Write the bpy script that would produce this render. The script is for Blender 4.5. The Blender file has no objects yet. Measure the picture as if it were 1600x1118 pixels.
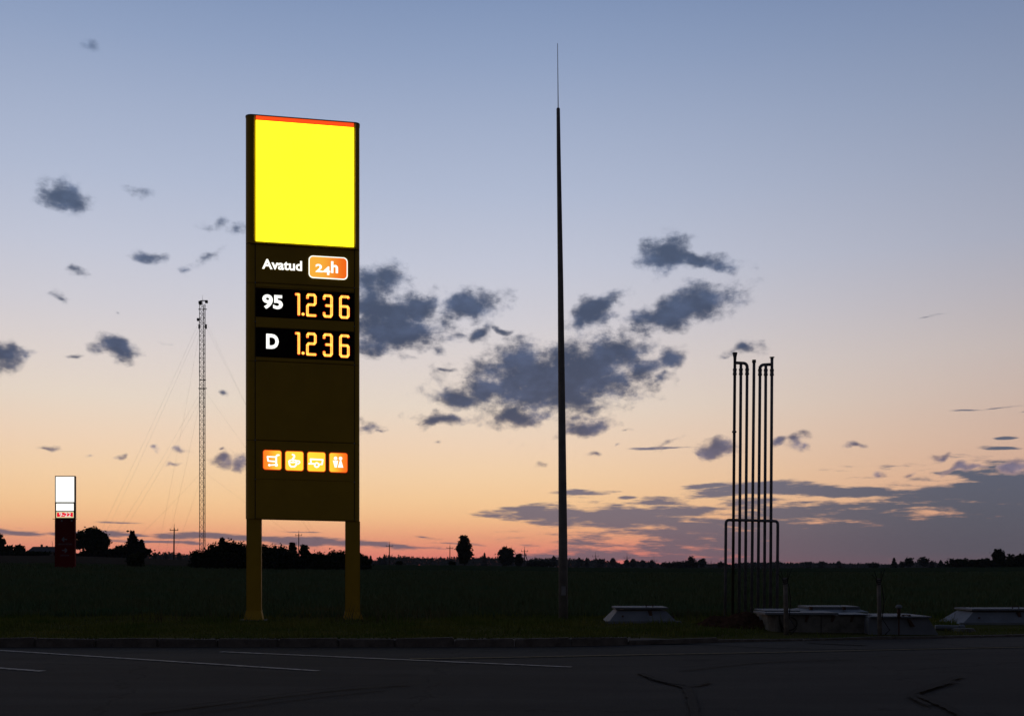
import bpy, bmesh, math, random
import numpy as np
from mathutils import Vector, Matrix, Euler

# ------------------------------------------------------------------ basics
scene = bpy.context.scene
COL = scene.collection
rng = np.random.default_rng(7)
random.seed(7)
F = 1700.0            # focal length in photo pixels (photo 1600 wide)
EYE = 1.35
HZ = 885.0            # horizon row

def lin(c):
    c = c / 255.0
    return c / 12.92 if c <= 0.04045 else ((c + 0.055) / 1.055) ** 2.4
def rgb(r, g, b):
    return (lin(r), lin(g), lin(b), 1.0)

# ------------------------------------------------------------------ camera
cam_d = bpy.data.cameras.new('camera')
cam_d.sensor_width = 36.0
cam_d.lens = 36.0 * F / 1600.0
cam_d.shift_y = (HZ - 559.0) / 1600.0
cam_d.clip_start = 0.1
cam_d.clip_end = 20000
cam = bpy.data.objects.new('camera', cam_d)
cam.location = (0, 0, EYE)
cam.rotation_euler = (math.radians(90), 0, 0)
COL.objects.link(cam)
scene.camera = cam

scene.view_settings.view_transform = 'Standard'
scene.view_settings.look = 'None'
scene.view_settings.exposure = 0.0
scene.view_settings.gamma = 1.0
scene.view_settings.use_curve_mapping = False
scene.cycles.max_bounces = 5
scene.cycles.diffuse_bounces = 2
scene.cycles.glossy_bounces = 2
scene.cycles.volume_bounces = 0
scene.cycles.sample_clamp_indirect = 4.0

# ------------------------------------------------------------------ sky (world)
world = bpy.data.worlds.new('World')
scene.world = world
world.use_nodes = True
world.cycles.sampling_method = 'MANUAL'
world.cycles.sample_map_resolution = 512
WT = world.node_tree
WT.nodes.clear()

class NB:
    """small helper for building node graphs"""
    def __init__(self, tree):
        self.t = tree
    def n(self, typ, **kw):
        nd = self.t.nodes.new(typ)
        for k, v in kw.items():
            setattr(nd, k, v)
        return nd
    def link(self, a, b):
        self.t.links.new(a, b)
    def setin(self, sock, v):
        if isinstance(v, bpy.types.NodeSocket):
            self.t.links.new(v, sock)
        else:
            sock.default_value = v
    def math(self, op, a, b=0.0, c=0.0, clamp=False):
        nd = self.n('ShaderNodeMath', operation=op)
        nd.use_clamp = clamp
        self.setin(nd.inputs[0], a)
        self.setin(nd.inputs[1], b)
        if len(nd.inputs) > 2:
            self.setin(nd.inputs[2], c)
        return nd.outputs[0]
    def vmath(self, op, a, b=None):
        nd = self.n('ShaderNodeVectorMath', operation=op)
        self.setin(nd.inputs[0], a)
        if b is not None:
            self.setin(nd.inputs[1], b)
        return nd.outputs['Value'] if op in ('LENGTH', 'DOT_PRODUCT') else nd.outputs['Vector']
    def comb(self, x, y, z=0.0):
        nd = self.n('ShaderNodeCombineXYZ')
        self.setin(nd.inputs[0], x); self.setin(nd.inputs[1], y); self.setin(nd.inputs[2], z)
        return nd.outputs[0]
    def noise(self, vec, scale, detail=4.0, rough=0.55, dist=0.0, col=False):
        nd = self.n('ShaderNodeTexNoise')
        self.setin(nd.inputs['Vector'], vec)
        nd.inputs['Scale'].default_value = scale
        nd.inputs['Detail'].default_value = detail
        nd.inputs['Roughness'].default_value = rough
        nd.inputs['Distortion'].default_value = dist
        return nd.outputs['Color'] if col else nd.outputs['Fac']
    def rng(self, v, a, b, c=0.0, d=1.0, smooth=True):
        nd = self.n('ShaderNodeMapRange')
        nd.interpolation_type = 'SMOOTHSTEP' if smooth else 'LINEAR'
        self.setin(nd.inputs['Value'], v)
        nd.inputs['From Min'].default_value = a; nd.inputs['From Max'].default_value = b
        nd.inputs['To Min'].default_value = c; nd.inputs['To Max'].default_value = d
        return nd.outputs['Result']
    def ramp(self, fac, stops):
        nd = self.n('ShaderNodeValToRGB')
        el = nd.color_ramp.elements
        el[0].position = stops[0][0]; el[0].color = stops[0][1]
        el[1].position = stops[-1][0]; el[1].color = stops[-1][1]
        for p, c in stops[1:-1]:
            e = el.new(p); e.color = c
        self.setin(nd.inputs[0], fac)
        return nd.outputs[0]
    def mix(self, fac, a, b, mode='MIX'):
        nd = self.n('ShaderNodeMix', data_type='RGBA', blend_type=mode)
        self.setin(nd.inputs['Factor'], fac)
        self.setin(nd.inputs[6], a)
        self.setin(nd.inputs[7], b)
        return nd.outputs[2]

def sph(px, py):
    """photo pixel -> (azimuth, elevation) in units of 1/F radian"""
    return (math.atan((px - 800) / F) * F, math.atan2(HZ - py, math.hypot(F, px - 800)) * F)

w = NB(WT)
tc = w.n('ShaderNodeTexCoord')
sep = w.n('ShaderNodeSeparateXYZ')
w.link(tc.outputs['Generated'], sep.inputs[0])
az = w.math('MULTIPLY', w.math('ARCTAN2', sep.outputs[0], sep.outputs[1]), F)
el = w.math('MULTIPLY', w.math('ARCSINE', sep.outputs[2]), F)
P = w.comb(az, el, 0.0)

def stops(lst):
    return [(e / 2670.0, rgb(*c)) for e, c in lst]
RA = [(0, (222, 112, 110)), (12, (236, 130, 116)), (26, (243, 148, 122)), (40, (247, 164, 127)), (55, (250, 179, 134)),
      (75, (252, 196, 144)), (100, (252, 206, 155)), (140, (249, 212, 170)), (190, (243, 214, 186)), (250, (233, 217, 201)),
      (310, (224, 213, 208)), (380, (210, 207, 214)), (460, (196, 200, 216)), (560, (178, 188, 211)), (650, (163, 176, 203)),
      (740, (145, 162, 194)), (830, (127, 147, 183)), (1300, (84, 100, 134)), (2000, (58, 68, 94)), (2670, (48, 56, 78))]
RB = [(0, (150, 98, 106)), (25, (198, 126, 118)), (60, (212, 148, 126)), (100, (214, 160, 136)), (190, (204, 172, 156)),
      (310, (191, 178, 175)), (460, (163, 167, 184)), (650, (136, 149, 176)), (830, (108, 127, 163)), (1300, (74, 90, 122)),
      (2000, (58, 68, 94)), (2670, (48, 56, 78))]
RC = [(0, (56, 54, 58)), (150, (80, 72, 74)), (400, (72, 72, 80)), (900, (60, 65, 78)), (2670, (48, 56, 78))]
fac = w.math('DIVIDE', el, 2670.0, clamp=True)
cA = w.ramp(fac, stops(RA)); cB = w.ramp(fac, stops(RB)); cC = w.ramp(fac, stops(RC))
daz = w.math('ABSOLUTE', w.math('SUBTRACT', az, -330.0))
# wrap the azimuth difference round the back
daz = w.math('MINIMUM', daz, w.math('SUBTRACT', 2 * math.pi * F, daz))
base = w.mix(w.rng(daz, 260, 1400), cA, cB)
base = w.mix(w.rng(daz, 900, 3600), base, cC)

# --- cumulus shreds: (cx, cy, half width, half height, rotation in degrees, weight)
CU = [
 (100, 308, 32, 28, 0, .98), (92, 322, 36, 14, 0, .8), (120, 318, 22, 14, 0, .7),
 (233, 405, 42, 16, 4, .72), (120, 419, 38, 15, 0, .58), (92, 465, 28, 14, -8, .72), (186, 484, 20, 10, 0, .52),
 (178, 545, 38, 19, -18, .95), (2, 556, 28, 28, 0, .95), (38, 555, 28, 18, 0, .7), (118, 557, 20, 8, 20, .5),
 (326, 402, 60, 18, 28, .60), (290, 427, 22, 12, 30, .62), (372, 355, 34, 22, 0, .55), (316, 353, 30, 16, 0, .5),
 (150, 70, 50, 22, 20, .52), (228, 300, 60, 20, 0, .45),
 (586, 440, 52, 30, 5, 1.0), (612, 500, 68, 42, 8, 1.2), (650, 487, 36, 30, 20, 1.05), (604, 526, 70, 22, 0, 1.0), (660, 535, 60, 26, 0, .75),
 (735, 478, 66, 24, 8, .95), (712, 475, 30, 22, 0, .9), (748, 522, 30, 20, 10, .9), (784, 516, 36, 10, -8, .7), (705, 530, 40, 14, 12, .62),
 (690, 553, 34, 14, 0, .62), (640, 560, 60, 18, 0, .5), (700, 577, 34, 9, 14, .55), (755, 562, 26, 22, 0, .55),
 (808, 566, 46, 34, 0, 1.0), (860, 596, 130, 46, 2, 1.25), (930, 566, 80, 42, 10, 1.15), (958, 552, 40, 32, 0, .95), (872, 560, 60, 30, 0, .9),
 (720, 620, 56, 18, 0, .95), (765, 610, 50, 26, 20, 1.0), (1000, 580, 50, 22, 12, .85), (1045, 562, 40, 20, 22, .9), (1040, 586, 26, 20, 30, .7),
 (924, 487, 54, 26, 22, 1.0), (903, 500, 28, 26, 0, .85),
 (1066, 484, 90, 27, 16, 1.15), (1018, 498, 42, 24, 10, .95), (1108, 464, 52, 20, 5, .85),
 (1040, 400, 44, 27, 0, 1.1), (1085, 407, 76, 14, -4, .95), (1136, 409, 40, 9, -4, .7),
 (850, 614, 150, 20, 1, 1.2), (900, 585, 100, 34, 4, 1.2), (615, 515, 80, 34, 0, 1.2), (590, 480, 40, 50, 0, .9), (800, 560, 34, 22, 0, .9), (960, 540, 34, 18, 0, .8), (1040, 494, 50, 16, 14, .9), (1045, 412, 40, 14, 0, .9),
 (686, 654, 50, 12, 3, .95), (648, 658, 18, 10, 0, .5), (806, 652, 56, 20, 3, .95), (850, 645, 40, 16, 0, .75),
 (925, 640, 44, 26, 10, .72), (920, 664, 54, 16, 6, .92), (905, 650, 60, 24, 0, .6),
 (1114, 704, 38, 16, 4, .95), (1092, 709, 26, 9, 0, .75), (1046, 692, 44, 12, 14, .62), (920, 702, 30, 10, 0, .6), (850, 724, 40, 10, 5, .58),
 (983, 673, 24, 8, 0, .5), (968, 700, 20, 8, 0, .48), (800, 700, 26, 10, 0, .5),
 (1221, 692, 20, 10, 10, .85), (1246, 691, 22, 13, 0, .9), (1262, 700, 18, 10, 0, .6), (1337, 697, 24, 10, -10, .8),
 (1467, 716, 20, 8, 18, .85), (1512, 734, 60, 9, 4, .8), (1588, 727, 26, 11, 0, .9), (1368, 738, 22, 9, 20, .72), (1410, 738, 30, 9, 0, .6),
 (1170, 545, 32, 16, 0, .85), (1136, 553, 26, 14, 0, .55),
 (346, 718, 20, 13, 12, .9), (374, 720, 22, 14, 10, .95), (290, 703, 26, 9, 10, .62), (255, 702, 16, 9, 0, .62), (266, 721, 34, 7, 0, .6),
 (345, 703, 18, 8, 0, .55), (72, 697, 34, 8, 0, .7), (148, 710, 20, 8, 0, .5), (352, 610, 20, 9, 0, .6), (572, 664, 28, 12, 0, .8), (684, 692, 18, 8, 0, .5),
 (590, 670, 22, 8, 0, .45), (186, 713, 14, 7, 0, .5), (345, 348, 60, 26, 30, .42), (250, 540, 40, 14, 0, .4),
]
# --- flat stratus bands and the dusk bank: same layout, stretched noise
ST = [
 (20, 828, 130, 5, -2, .95), (120, 832, 120, 5, -3, .8), (215, 837, 90, 5, -3, .8), (262, 839, 56, 8, 0, .85), (400, 842, 190, 6, -2.5, 1.0), (470, 846, 110, 9, -2, .85), (620, 854, 80, 5, -3, .95), (560, 850, 90, 6, -2, .9),
 (225, 847, 130, 4, -2, .75), (215, 816, 60, 3, -2, .75), (290, 850, 60, 4, 0, .6), (655, 839, 30, 3, -4, .6), (470, 832, 60, 3, -2, .5), (720, 851, 60, 4, -4, .5),
 (905, 771, 56, 6, 0, .95), (978, 777, 30, 4, 0, .8), (1045, 703, 50, 3, 2, .95), (955, 786, 30, 3, 0, .6),
 (935, 806, 170, 18, -2, 1.2), (850, 804, 90, 8, -4, .95), (1060, 800, 150, 20, 0, .8), (1030, 782, 80, 7, 3, 1.0), (1060, 820, 170, 16, -6, 1.0), (1130, 812, 120, 16, -3, .7),
 (1190, 763, 110, 13, 3, 1.05), (1300, 768, 170, 12, -3, 1.05), (1120, 757, 60, 6, 3, .85), (1180, 785, 110, 14, 0, .62), (1420, 776, 160, 12, 0, .85),
 (1540, 764, 130, 20, 6, 1.2), (1470, 770, 120, 18, 3, 1.0), (1630, 768, 120, 40, 0, 1.2), (1570, 800, 160, 22, 0, .75), (1400, 793, 190, 18, 0, .82),
 (1260, 800, 220, 22, 0, .84), (1450, 848, 440, 44, 0, 1.35), (1330, 852, 330, 40, 0, 1.3), (1210, 840, 170, 26, -5, 1.05), (1130, 826, 120, 15, -6, .85), (1420, 815, 260, 14, 0, .7), (1850, 820, 400, 80, 0, 1.3),
 (880, 870, 150, 13, 2, 1.0), (985, 868, 170, 10, -2, .9), (1060, 876, 170, 8, -3, .95), (1010, 847, 100, 4, -5, .75), (960, 842, 70, 4, 0, .65), (820, 879, 120, 7, 2, .6),
 (1504, 642, 34, 3, -5, .8), (1568, 683, 30, 3, 0, .85), (1562, 700, 40, 3, -4, .8), (1588, 646, 30, 3, 0, .6), (1450, 496, 60, 4, 4, .42), (1540, 640, 50, 3, 3, .5), (1512, 736, 60, 5, 4, .7),
]

ANG = (-18, -8, -4, -2, 0, 3, 6, 10, 15, 20, 28)
def cloud_field(blobs, vec, extra=0.0):
    """soft union of ellipses; evaluated as a chain so that the graph stays light"""
    best = None
    sv = w.n('ShaderNodeSeparateXYZ'); w.link(vec, sv.inputs[0])
    rot_xy = {}
    for cx, cy, hw, hh, rot, wt in blobs:
        if wt <= 0:
            continue
        q = min(ANG, key=lambda a: abs(a - rot))
        a, e = sph(cx, cy)
        c, s_ = math.cos(math.radians(q)), math.sin(math.radians(q))
        if q not in rot_xy:
            X, Y = sv.outputs[0], sv.outputs[1]
            rot_xy[q] = (X, Y) if q == 0 else (
                w.math('ADD', w.math('MULTIPLY', X, c), w.math('MULTIPLY', Y, s_)),
                w.math('SUBTRACT', w.math('MULTIPLY', Y, c), w.math('MULTIPLY', X, s_)))
        X, Y = rot_xy[q]
        ca, ce = a * c + e * s_, e * c - a * s_
        md = w.n('ShaderNodeVectorMath', operation='MULTIPLY_ADD')
        w.setin(md.inputs[0], w.comb(X, Y, best if best is not None else 0.0))
        md.inputs[1].default_value = (1 / hw, 1 / hh, 0)
        md.inputs[2].default_value = (-ca / hw, -ce / hh, 0)
        we = wt + (extra if wt >= .85 else (-.06 if extra and wt < .76 else 0))
        d = w.math('SUBTRACT', we, w.vmath('LENGTH', md.outputs[0]))
        best = d if best is None else w.math('MAXIMUM', best, d)
    return best

# cumulus domain warp
n1 = w.noise(P, 0.020, 2.0, 0.5, col=True)
warp = w.vmath('MULTIPLY', w.vmath('SUBTRACT', n1, (0.5, 0.5, 0.5)), (56.0, 40.0, 0.0))
Pc = w.vmath('ADD', P, warp)
D1 = cloud_field(CU, Pc, 0.15)
Pa = w.vmath('MULTIPLY', P, (0.68, 1.0, 1.0))
f1 = w.noise(Pa, 0.044, 5.0, 0.56)
f2 = w.noise(Pa, 0.16, 3.0, 0.6)
fx = w.math('ADD', w.math('MULTIPLY', w.math('SUBTRACT', f1, 0.5), 1.9), w.math('MULTIPLY', w.math('SUBTRACT', f2, 0.5), 0.5))
D1 = w.math('ADD', w.math('MULTIPLY', w.math('MAXIMUM', D1, -1.0), 1.15), fx)
aC = w.math('MULTIPLY', w.rng(D1, -0.06, 0.66), 0.97)
# stratus domain
Ps = w.vmath('MULTIPLY', P, (0.16, 1.0, 1.0))
n2 = w.noise(Ps, 0.03, 2.0, 0.5, col=True)
warp2 = w.vmath('MULTIPLY', w.vmath('SUBTRACT', n2, (0.5, 0.5, 0.5)), (140.0, 16.0, 0.0))
D2 = cloud_field(ST, w.vmath('ADD', P, warp2))
s1 = w.noise(Ps, 0.085, 5.0, 0.62)
D2 = w.math('ADD', w.math('MULTIPLY', w.math('MAXIMUM', D2, -1.0), 1.1), w.math('MULTIPLY', w.math('SUBTRACT', s1, 0.5), 2.9))
aS = w.math('MULTIPLY', w.rng(D2, -0.05, 0.6), 0.96)

# cloud colours: own dusk colour of the cloud body, by height above the horizon
cc = w.ramp(w.math('DIVIDE', el, 700.0, clamp=True),
            [(0.0, rgb(150, 100, 112)), (0.08, rgb(138, 106, 118)), (0.2, rgb(112, 104, 122)), (0.34, rgb(70, 78, 102)), (0.5, rgb(64, 76, 102)),
             (0.75, rgb(76, 90, 116)), (1.0, rgb(98, 114, 142))])
cedge = w.mix(0.40, cc, base)
ccol = w.mix(w.rng(D1, 0.15, 1.0), cedge, cc)
f3 = w.noise(Pa, 0.024, 4.0, 0.55)
mott = w.rng(f3, 0.38, 0.74, 0.92, 1.5)
ccol = w.mix(1.0, ccol, w.comb(mott, mott, mott), 'MULTIPLY')
sc = w.ramp(w.math('DIVIDE', el, 150.0, clamp=True),
            [(0.0, rgb(132, 98, 108)), (0.15, rgb(126, 104, 114)), (0.5, rgb(122, 110, 120)), (1.0, rgb(118, 114, 130))])
sc2 = w.ramp(w.math('DIVIDE', el, 150.0, clamp=True),
             [(0.0, rgb(104, 88, 98)), (0.15, rgb(88, 89, 100)), (0.5, rgb(84, 90, 104)), (1.0, rgb(86, 95, 114))])
scol = w.mix(w.rng(az, 150, 720), sc, sc2)
sky = w.mix(aS, base, scol)
sky = w.mix(aC, sky, ccol)
# below the horizon: dark land glow only
sky = w.mix(w.rng(el, -30, -8), rgb(30, 30, 34), sky)
bg = w.n('ShaderNodeBackground')
w.link(sky, bg.inputs['Color'])
bg.inputs['Strength'].default_value = 1.0
wo = w.n('ShaderNodeOutputWorld')
w.link(bg.outputs[0], wo.inputs['Surface'])

# ------------------------------------------------------------------ materials
def mat(name, col, rough=0.7, metal=0.0, spec=0.3, var=0.25, scale=6.0, col2=None, bump=0.0, bscale=40.0):
    m = bpy.data.materials.new(name)
    m.use_nodes = True
    t = NB(m.node_tree)
    b = m.node_tree.nodes['Principled BSDF']
    b.inputs['Roughness'].default_value = rough
    b.inputs['Metallic'].default_value = metal
    b.inputs['Specular IOR Level'].default_value = spec
    oc = t.n('ShaderNodeTexCoord').outputs['Object']
    nz = t.noise(oc, scale, 5.0, 0.6)
    c1 = tuple(col) + (1.0,)
    c2 = tuple(col2) + (1.0,) if col2 else tuple(x * (1 - var) for x in col) + (1.0,)
    cr = t.ramp(nz, [(0.32, c1), (0.68, c2)])
    t.link(cr, b.inputs['Base Color'])
    if bump > 0:
        bp = t.n('ShaderNodeBump')
        bp.inputs['Strength'].default_value = bump
        bp.inputs['Distance'].default_value = 0.02
        t.link(t.noise(oc, bscale, 4.0, 0.6), bp.inputs['Height'])
        t.link(bp.outputs[0], b.inputs['Normal'])
    return m

def emis(name, col, strength=1.0, col2=None, axis=0, a=0.0, b=1.0, var=0.0):
    m = bpy.data.materials.new(name)
    m.use_nodes = True
    t = NB(m.node_tree)
    m.node_tree.nodes.clear()
    e = t.n('ShaderNodeEmission')
    e.inputs['Strength'].default_value = strength
    c = tuple(col) + (1.0,)
    oc = t.n('ShaderNodeTexCoord').outputs['Object']
    if col2 is not None:
        sx = t.n('ShaderNodeSeparateXYZ'); t.link(oc, sx.inputs[0])
        c = t.ramp(t.rng(sx.outputs[axis], a, b), [(0.0, tuple(col) + (1.0,)), (1.0, tuple(col2) + (1.0,))])
        t.link(c, e.inputs['Color'])
    elif var > 0:
        nz = t.noise(oc, 1.2, 3.0, 0.5)
        c = t.ramp(nz, [(0.3, c), (0.7, tuple(x * (1 - var) for x in col) + (1.0,))])
        t.link(c, e.inputs['Color'])
    else:
        e.inputs['Color'].default_value = c
    o = t.n('ShaderNodeOutputMaterial')
    t.link(e.outputs[0], o.inputs['Surface'])
    return m

M = {}
M['sign_yellow'] = mat('sign_yellow', (0.45, 0.265, 0.017), 0.55, 0, 0.15, 0.15, 1.5)
M['sign_seam'] = mat('sign_seam', (0.05, 0.04, 0.02), 0.7)
M['display_black'] = mat('display_black', (0.012, 0.006, 0.006), 0.7, 0, 0.05)
M['yellow_light'] = emis('yellow_light', (2.4, 2.1, 0.032), 1.0, var=0.06)
M['orange_light'] = emis('orange_light', (1.0, 0.085, 0.012), 1.0)
M['white_light'] = emis('white_light', (1.0, 1.0, 0.93), 1.3)
M['led_red_halo'] = emis('led_red_halo', (1.0, 0.05, 0.010), 1.0)
M['led_yellow'] = emis('led_yellow', (1.0, 0.66, 0.10), 1.7)
M['led_off'] = mat('led_off', (0.03, 0.012, 0.010), 0.6)
M['white_soft'] = emis('white_soft', (0.95, 0.9, 0.82), 0.9)
M['red_light'] = emis('red_light', (0.85, 0.005, 0.03), 1.0)
M['cream_light'] = emis('cream_light', (0.95, 0.80, 0.42), 0.9)
M['red_panel'] = mat('red_panel', (0.15, 0.005, 0.005), 0.6, 0, 0.06)
M['dark_frame'] = mat('dark_frame', (0.05, 0.04, 0.035), 0.5)
M['grey_print'] = mat('grey_print', (0.22, 0.23, 0.26), 0.7)
M['galv'] = mat('galvanised_steel', (0.30, 0.30, 0.31), 0.55, 0.25, 0.3, 0.35, 3.0)
M['pipe_steel'] = mat('pipe_steel', (0.175, 0.175, 0.195), 0.6, 0.0, 0.15, 0.5, 5.0)
M['rust'] = mat('rusty_steel', (0.09, 0.045, 0.03), 0.8, 0, 0.2, 0.5, 12.0)
M['pole_grey'] = mat('pole_grey', (0.21, 0.20, 0.192), 0.7, 0.0, 0.12, 0.35, 4.0)
M['concrete'] = mat('concrete', (0.21, 0.20, 0.175), 0.9, 0, 0.1, 0.55, 4.0, bump=0.6)
M['kerb'] = mat('kerb_concrete', (0.16, 0.14, 0.12), 0.9, 0, 0.1, 0.5, 5.0, bump=0.5)
M['white_paint'] = mat('hatch_paint', (0.18, 0.20, 0.225), 0.7, 0, 0.12, 0.25, 3.0)
M['line_paint'] = mat('line_paint', (0.52, 0.48, 0.44), 0.8, 0, 0.1, 0.75, 9.0)
M['line_yellow'] = mat('line_yellow', (0.20, 0.16, 0.08), 0.85, 0, 0.1, 0.7, 9.0)
M['tyre'] = mat('tyre_mark', (0.032, 0.030, 0.029), 0.95, 0, 0.06, 0.25, 5.0)
M['wood'] = mat('weathered_wood', (0.20, 0.18, 0.16), 0.9, 0, 0.1, 0.5, 8.0)
M['wood_dark'] = mat('pole_wood', (0.06, 0.048, 0.04), 0.9, 0, 0.1, 0.4, 3.0)
M['rubber'] = mat('black_cable', (0.01, 0.01, 0.01), 0.7, 0, 0.2)
M['soil'] = mat('bare_soil', (0.075, 0.04, 0.026), 1.0, 0, 0.0, 0.6, 9.0)
M['bark'] = mat('bark', (0.05, 0.038, 0.03), 0.95, 0, 0.05, 0.5, 6.0)
M['leaf_dark'] = mat('leaf_dark', (0.030, 0.042, 0.020), 0.9, 0, 0.0, 0.5, 1.2)
M['leaf_mid'] = mat('leaf_mid', (0.045, 0.055, 0.026), 0.9, 0, 0.0, 0.5, 0.9)
M['leaf_spruce'] = mat('leaf_spruce', (0.022, 0.034, 0.022), 0.9, 0, 0.0, 0.5, 0.9)
M['grass'] = mat('verge_grass', (0.20, 0.185, 0.045), 0.95, 0, 0.0, 0.6, 0.55, col2=(0.07, 0.12, 0.024))
M['crop'] = mat('field_crop', (0.078, 0.135, 0.070), 0.95, 0, 0.0, 0.5, 0.35, col2=(0.12, 0.13, 0.062))
M['weeds'] = mat('dry_weeds', (0.17, 0.15, 0.08), 0.95, 0, 0.0, 0.6, 2.0)
M['roof_dark'] = mat('dark_roofing', (0.05, 0.045, 0.05), 0.9)
M['house_wall'] = mat('house_wall', (0.20, 0.18, 0.16), 0.9)
M['shed_white'] = mat('shed_wall', (0.50, 0.52, 0.54), 0.8)
M['mast_steel'] = mat('mast_steel', (0.30, 0.25, 0.24), 0.6, 0.2, 0.3)
M['mast_dark'] = mat('antenna_dark', (0.03, 0.03, 0.035), 0.6)

# asphalt
def asphalt_mat(name, c1, c2):
    m = bpy.data.materials.new(name); m.use_nodes = True
    t = NB(m.node_tree)
    b = m.node_tree.nodes['Principled BSDF']
    oc = t.n('ShaderNodeTexCoord').outputs['Object']
    big = t.noise(t.vmath('MULTIPLY', oc, (0.25, 1.0, 1.0)), 0.5, 6.0, 0.6)
    fine = t.noise(oc, 55.0, 4.0, 0.75)
    c = t.ramp(big, [(0.3, tuple(c1) + (1,)), (0.7, tuple(c2) + (1,))])
    sp = t.ramp(fine, [(0.3, (0.55, 0.55, 0.55, 1)), (0.72, (1.5, 1.48, 1.45, 1))])
    c = t.mix(1.0, c, sp, 'MULTIPLY')
    oil = t.rng(t.noise(oc, 0.9, 3.0, 0.5), 0.60, 0.74, 1.0, 0.72)
    c = t.mix(1.0, c, t.comb(oil, oil, oil), 'MULTIPLY')
    wear = t.rng(t.noise(t.vmath('MULTIPLY', oc, (0.35, 1.6, 1.0)), 0.7, 4.0, 0.6), 0.4, 0.7, 0.92, 1.18)
    c = t.mix(1.0, c, t.comb(wear, wear, wear), 'MULTIPLY')
    # long fine cracks
    v = t.n('ShaderNodeTexVoronoi', feature='DISTANCE_TO_EDGE')
    wv = t.vmath('ADD', oc, t.vmath('MULTIPLY', t.noise(oc, 1.4, 4.0, 0.6, col=True), (1.1, 1.1, 0)))
    t.link(wv, v.inputs['Vector']); v.inputs['Scale'].default_value = 0.16
    cr = t.rng(v.outputs['Distance'], 0.0, 0.005, 0.62, 1.0)
    c = t.mix(1.0, c, t.comb(cr, cr, cr), 'MULTIPLY')
    t.link(c, b.inputs['Base Color'])
    b.inputs['Roughness'].default_value = 0.95
    b.inputs['Specular IOR Level'].default_value = 0.06
    bp = t.n('ShaderNodeBump'); bp.inputs['Strength'].default_value = 0.5; bp.inputs['Distance'].default_value = 0.006
    t.link(fine, bp.inputs['Height']); t.link(bp.outputs[0], b.inputs['Normal'])
    return m
M['asphalt'] = asphalt_mat('asphalt', (0.046, 0.043, 0.041), (0.036, 0.034, 0.033))
M['asphalt_new'] = asphalt_mat('asphalt_apron', (0.060, 0.056, 0.052), (0.045, 0.042, 0.040))

def land_mat():
    m = bpy.data.materials.new('land'); m.use_nodes = True
    t = NB(m.node_tree)
    b = m.node_tree.nodes['Principled BSDF']
    oc = t.n('ShaderNodeTexCoord').outputs['Object']
    sx = t.n('ShaderNodeSeparateXYZ'); t.link(oc, sx.inputs[0])
    nz = t.noise(oc, 0.05, 5.0, 0.6)
    nf = t.noise(oc, 1.6, 5.0, 0.7)
    yy = t.math('ADD', sx.outputs[1], t.math('MULTIPLY', t.math('SUBTRACT', nz, 0.5), 60.0))
    verge = t.ramp(nf, [(0.3, (0.05, 0.058, 0.016, 1)), (0.7, (0.085, 0.075, 0.03, 1))])
    crop = t.ramp(nf, [(0.3, (0.022, 0.036, 0.018, 1)), (0.7, (0.036, 0.044, 0.022, 1))])  # soil under the crop darkened: shade among the blades put into its colour
    stub = t.ramp(nf, [(0.3, (0.042, 0.034, 0.025, 1)), (0.7, (0.066, 0.052, 0.038, 1))])
    yn = t.math('ADD', sx.outputs[1], t.math('MULTIPLY', t.math('SUBTRACT', nf, 0.5), 6.0))
    c = t.mix(t.rng(yn, 25.5, 29.5), verge, crop)
    az_ = t.math('DIVIDE', sx.outputs[0], t.math('MAXIMUM', sx.outputs[1], 1.0))
    sm = t.math('MULTIPLY', t.rng(yy, 128, 160), t.rng(az_, -0.10, -0.27))
    c = t.mix(sm, c, stub)
    t.link(c, b.inputs['Base Color'])
    b.inputs['Roughness'].default_value = 1.0
    b.inputs['Specular IOR Level'].default_value = 0.0
    bp = t.n('ShaderNodeBump'); bp.inputs['Strength'].default_value = 0.7; bp.inputs['Distance'].default_value = 0.15
    t.link(nf, bp.inputs['Height']); t.link(bp.outputs[0], b.inputs['Normal'])
    return m
M['land'] = land_mat()

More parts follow.
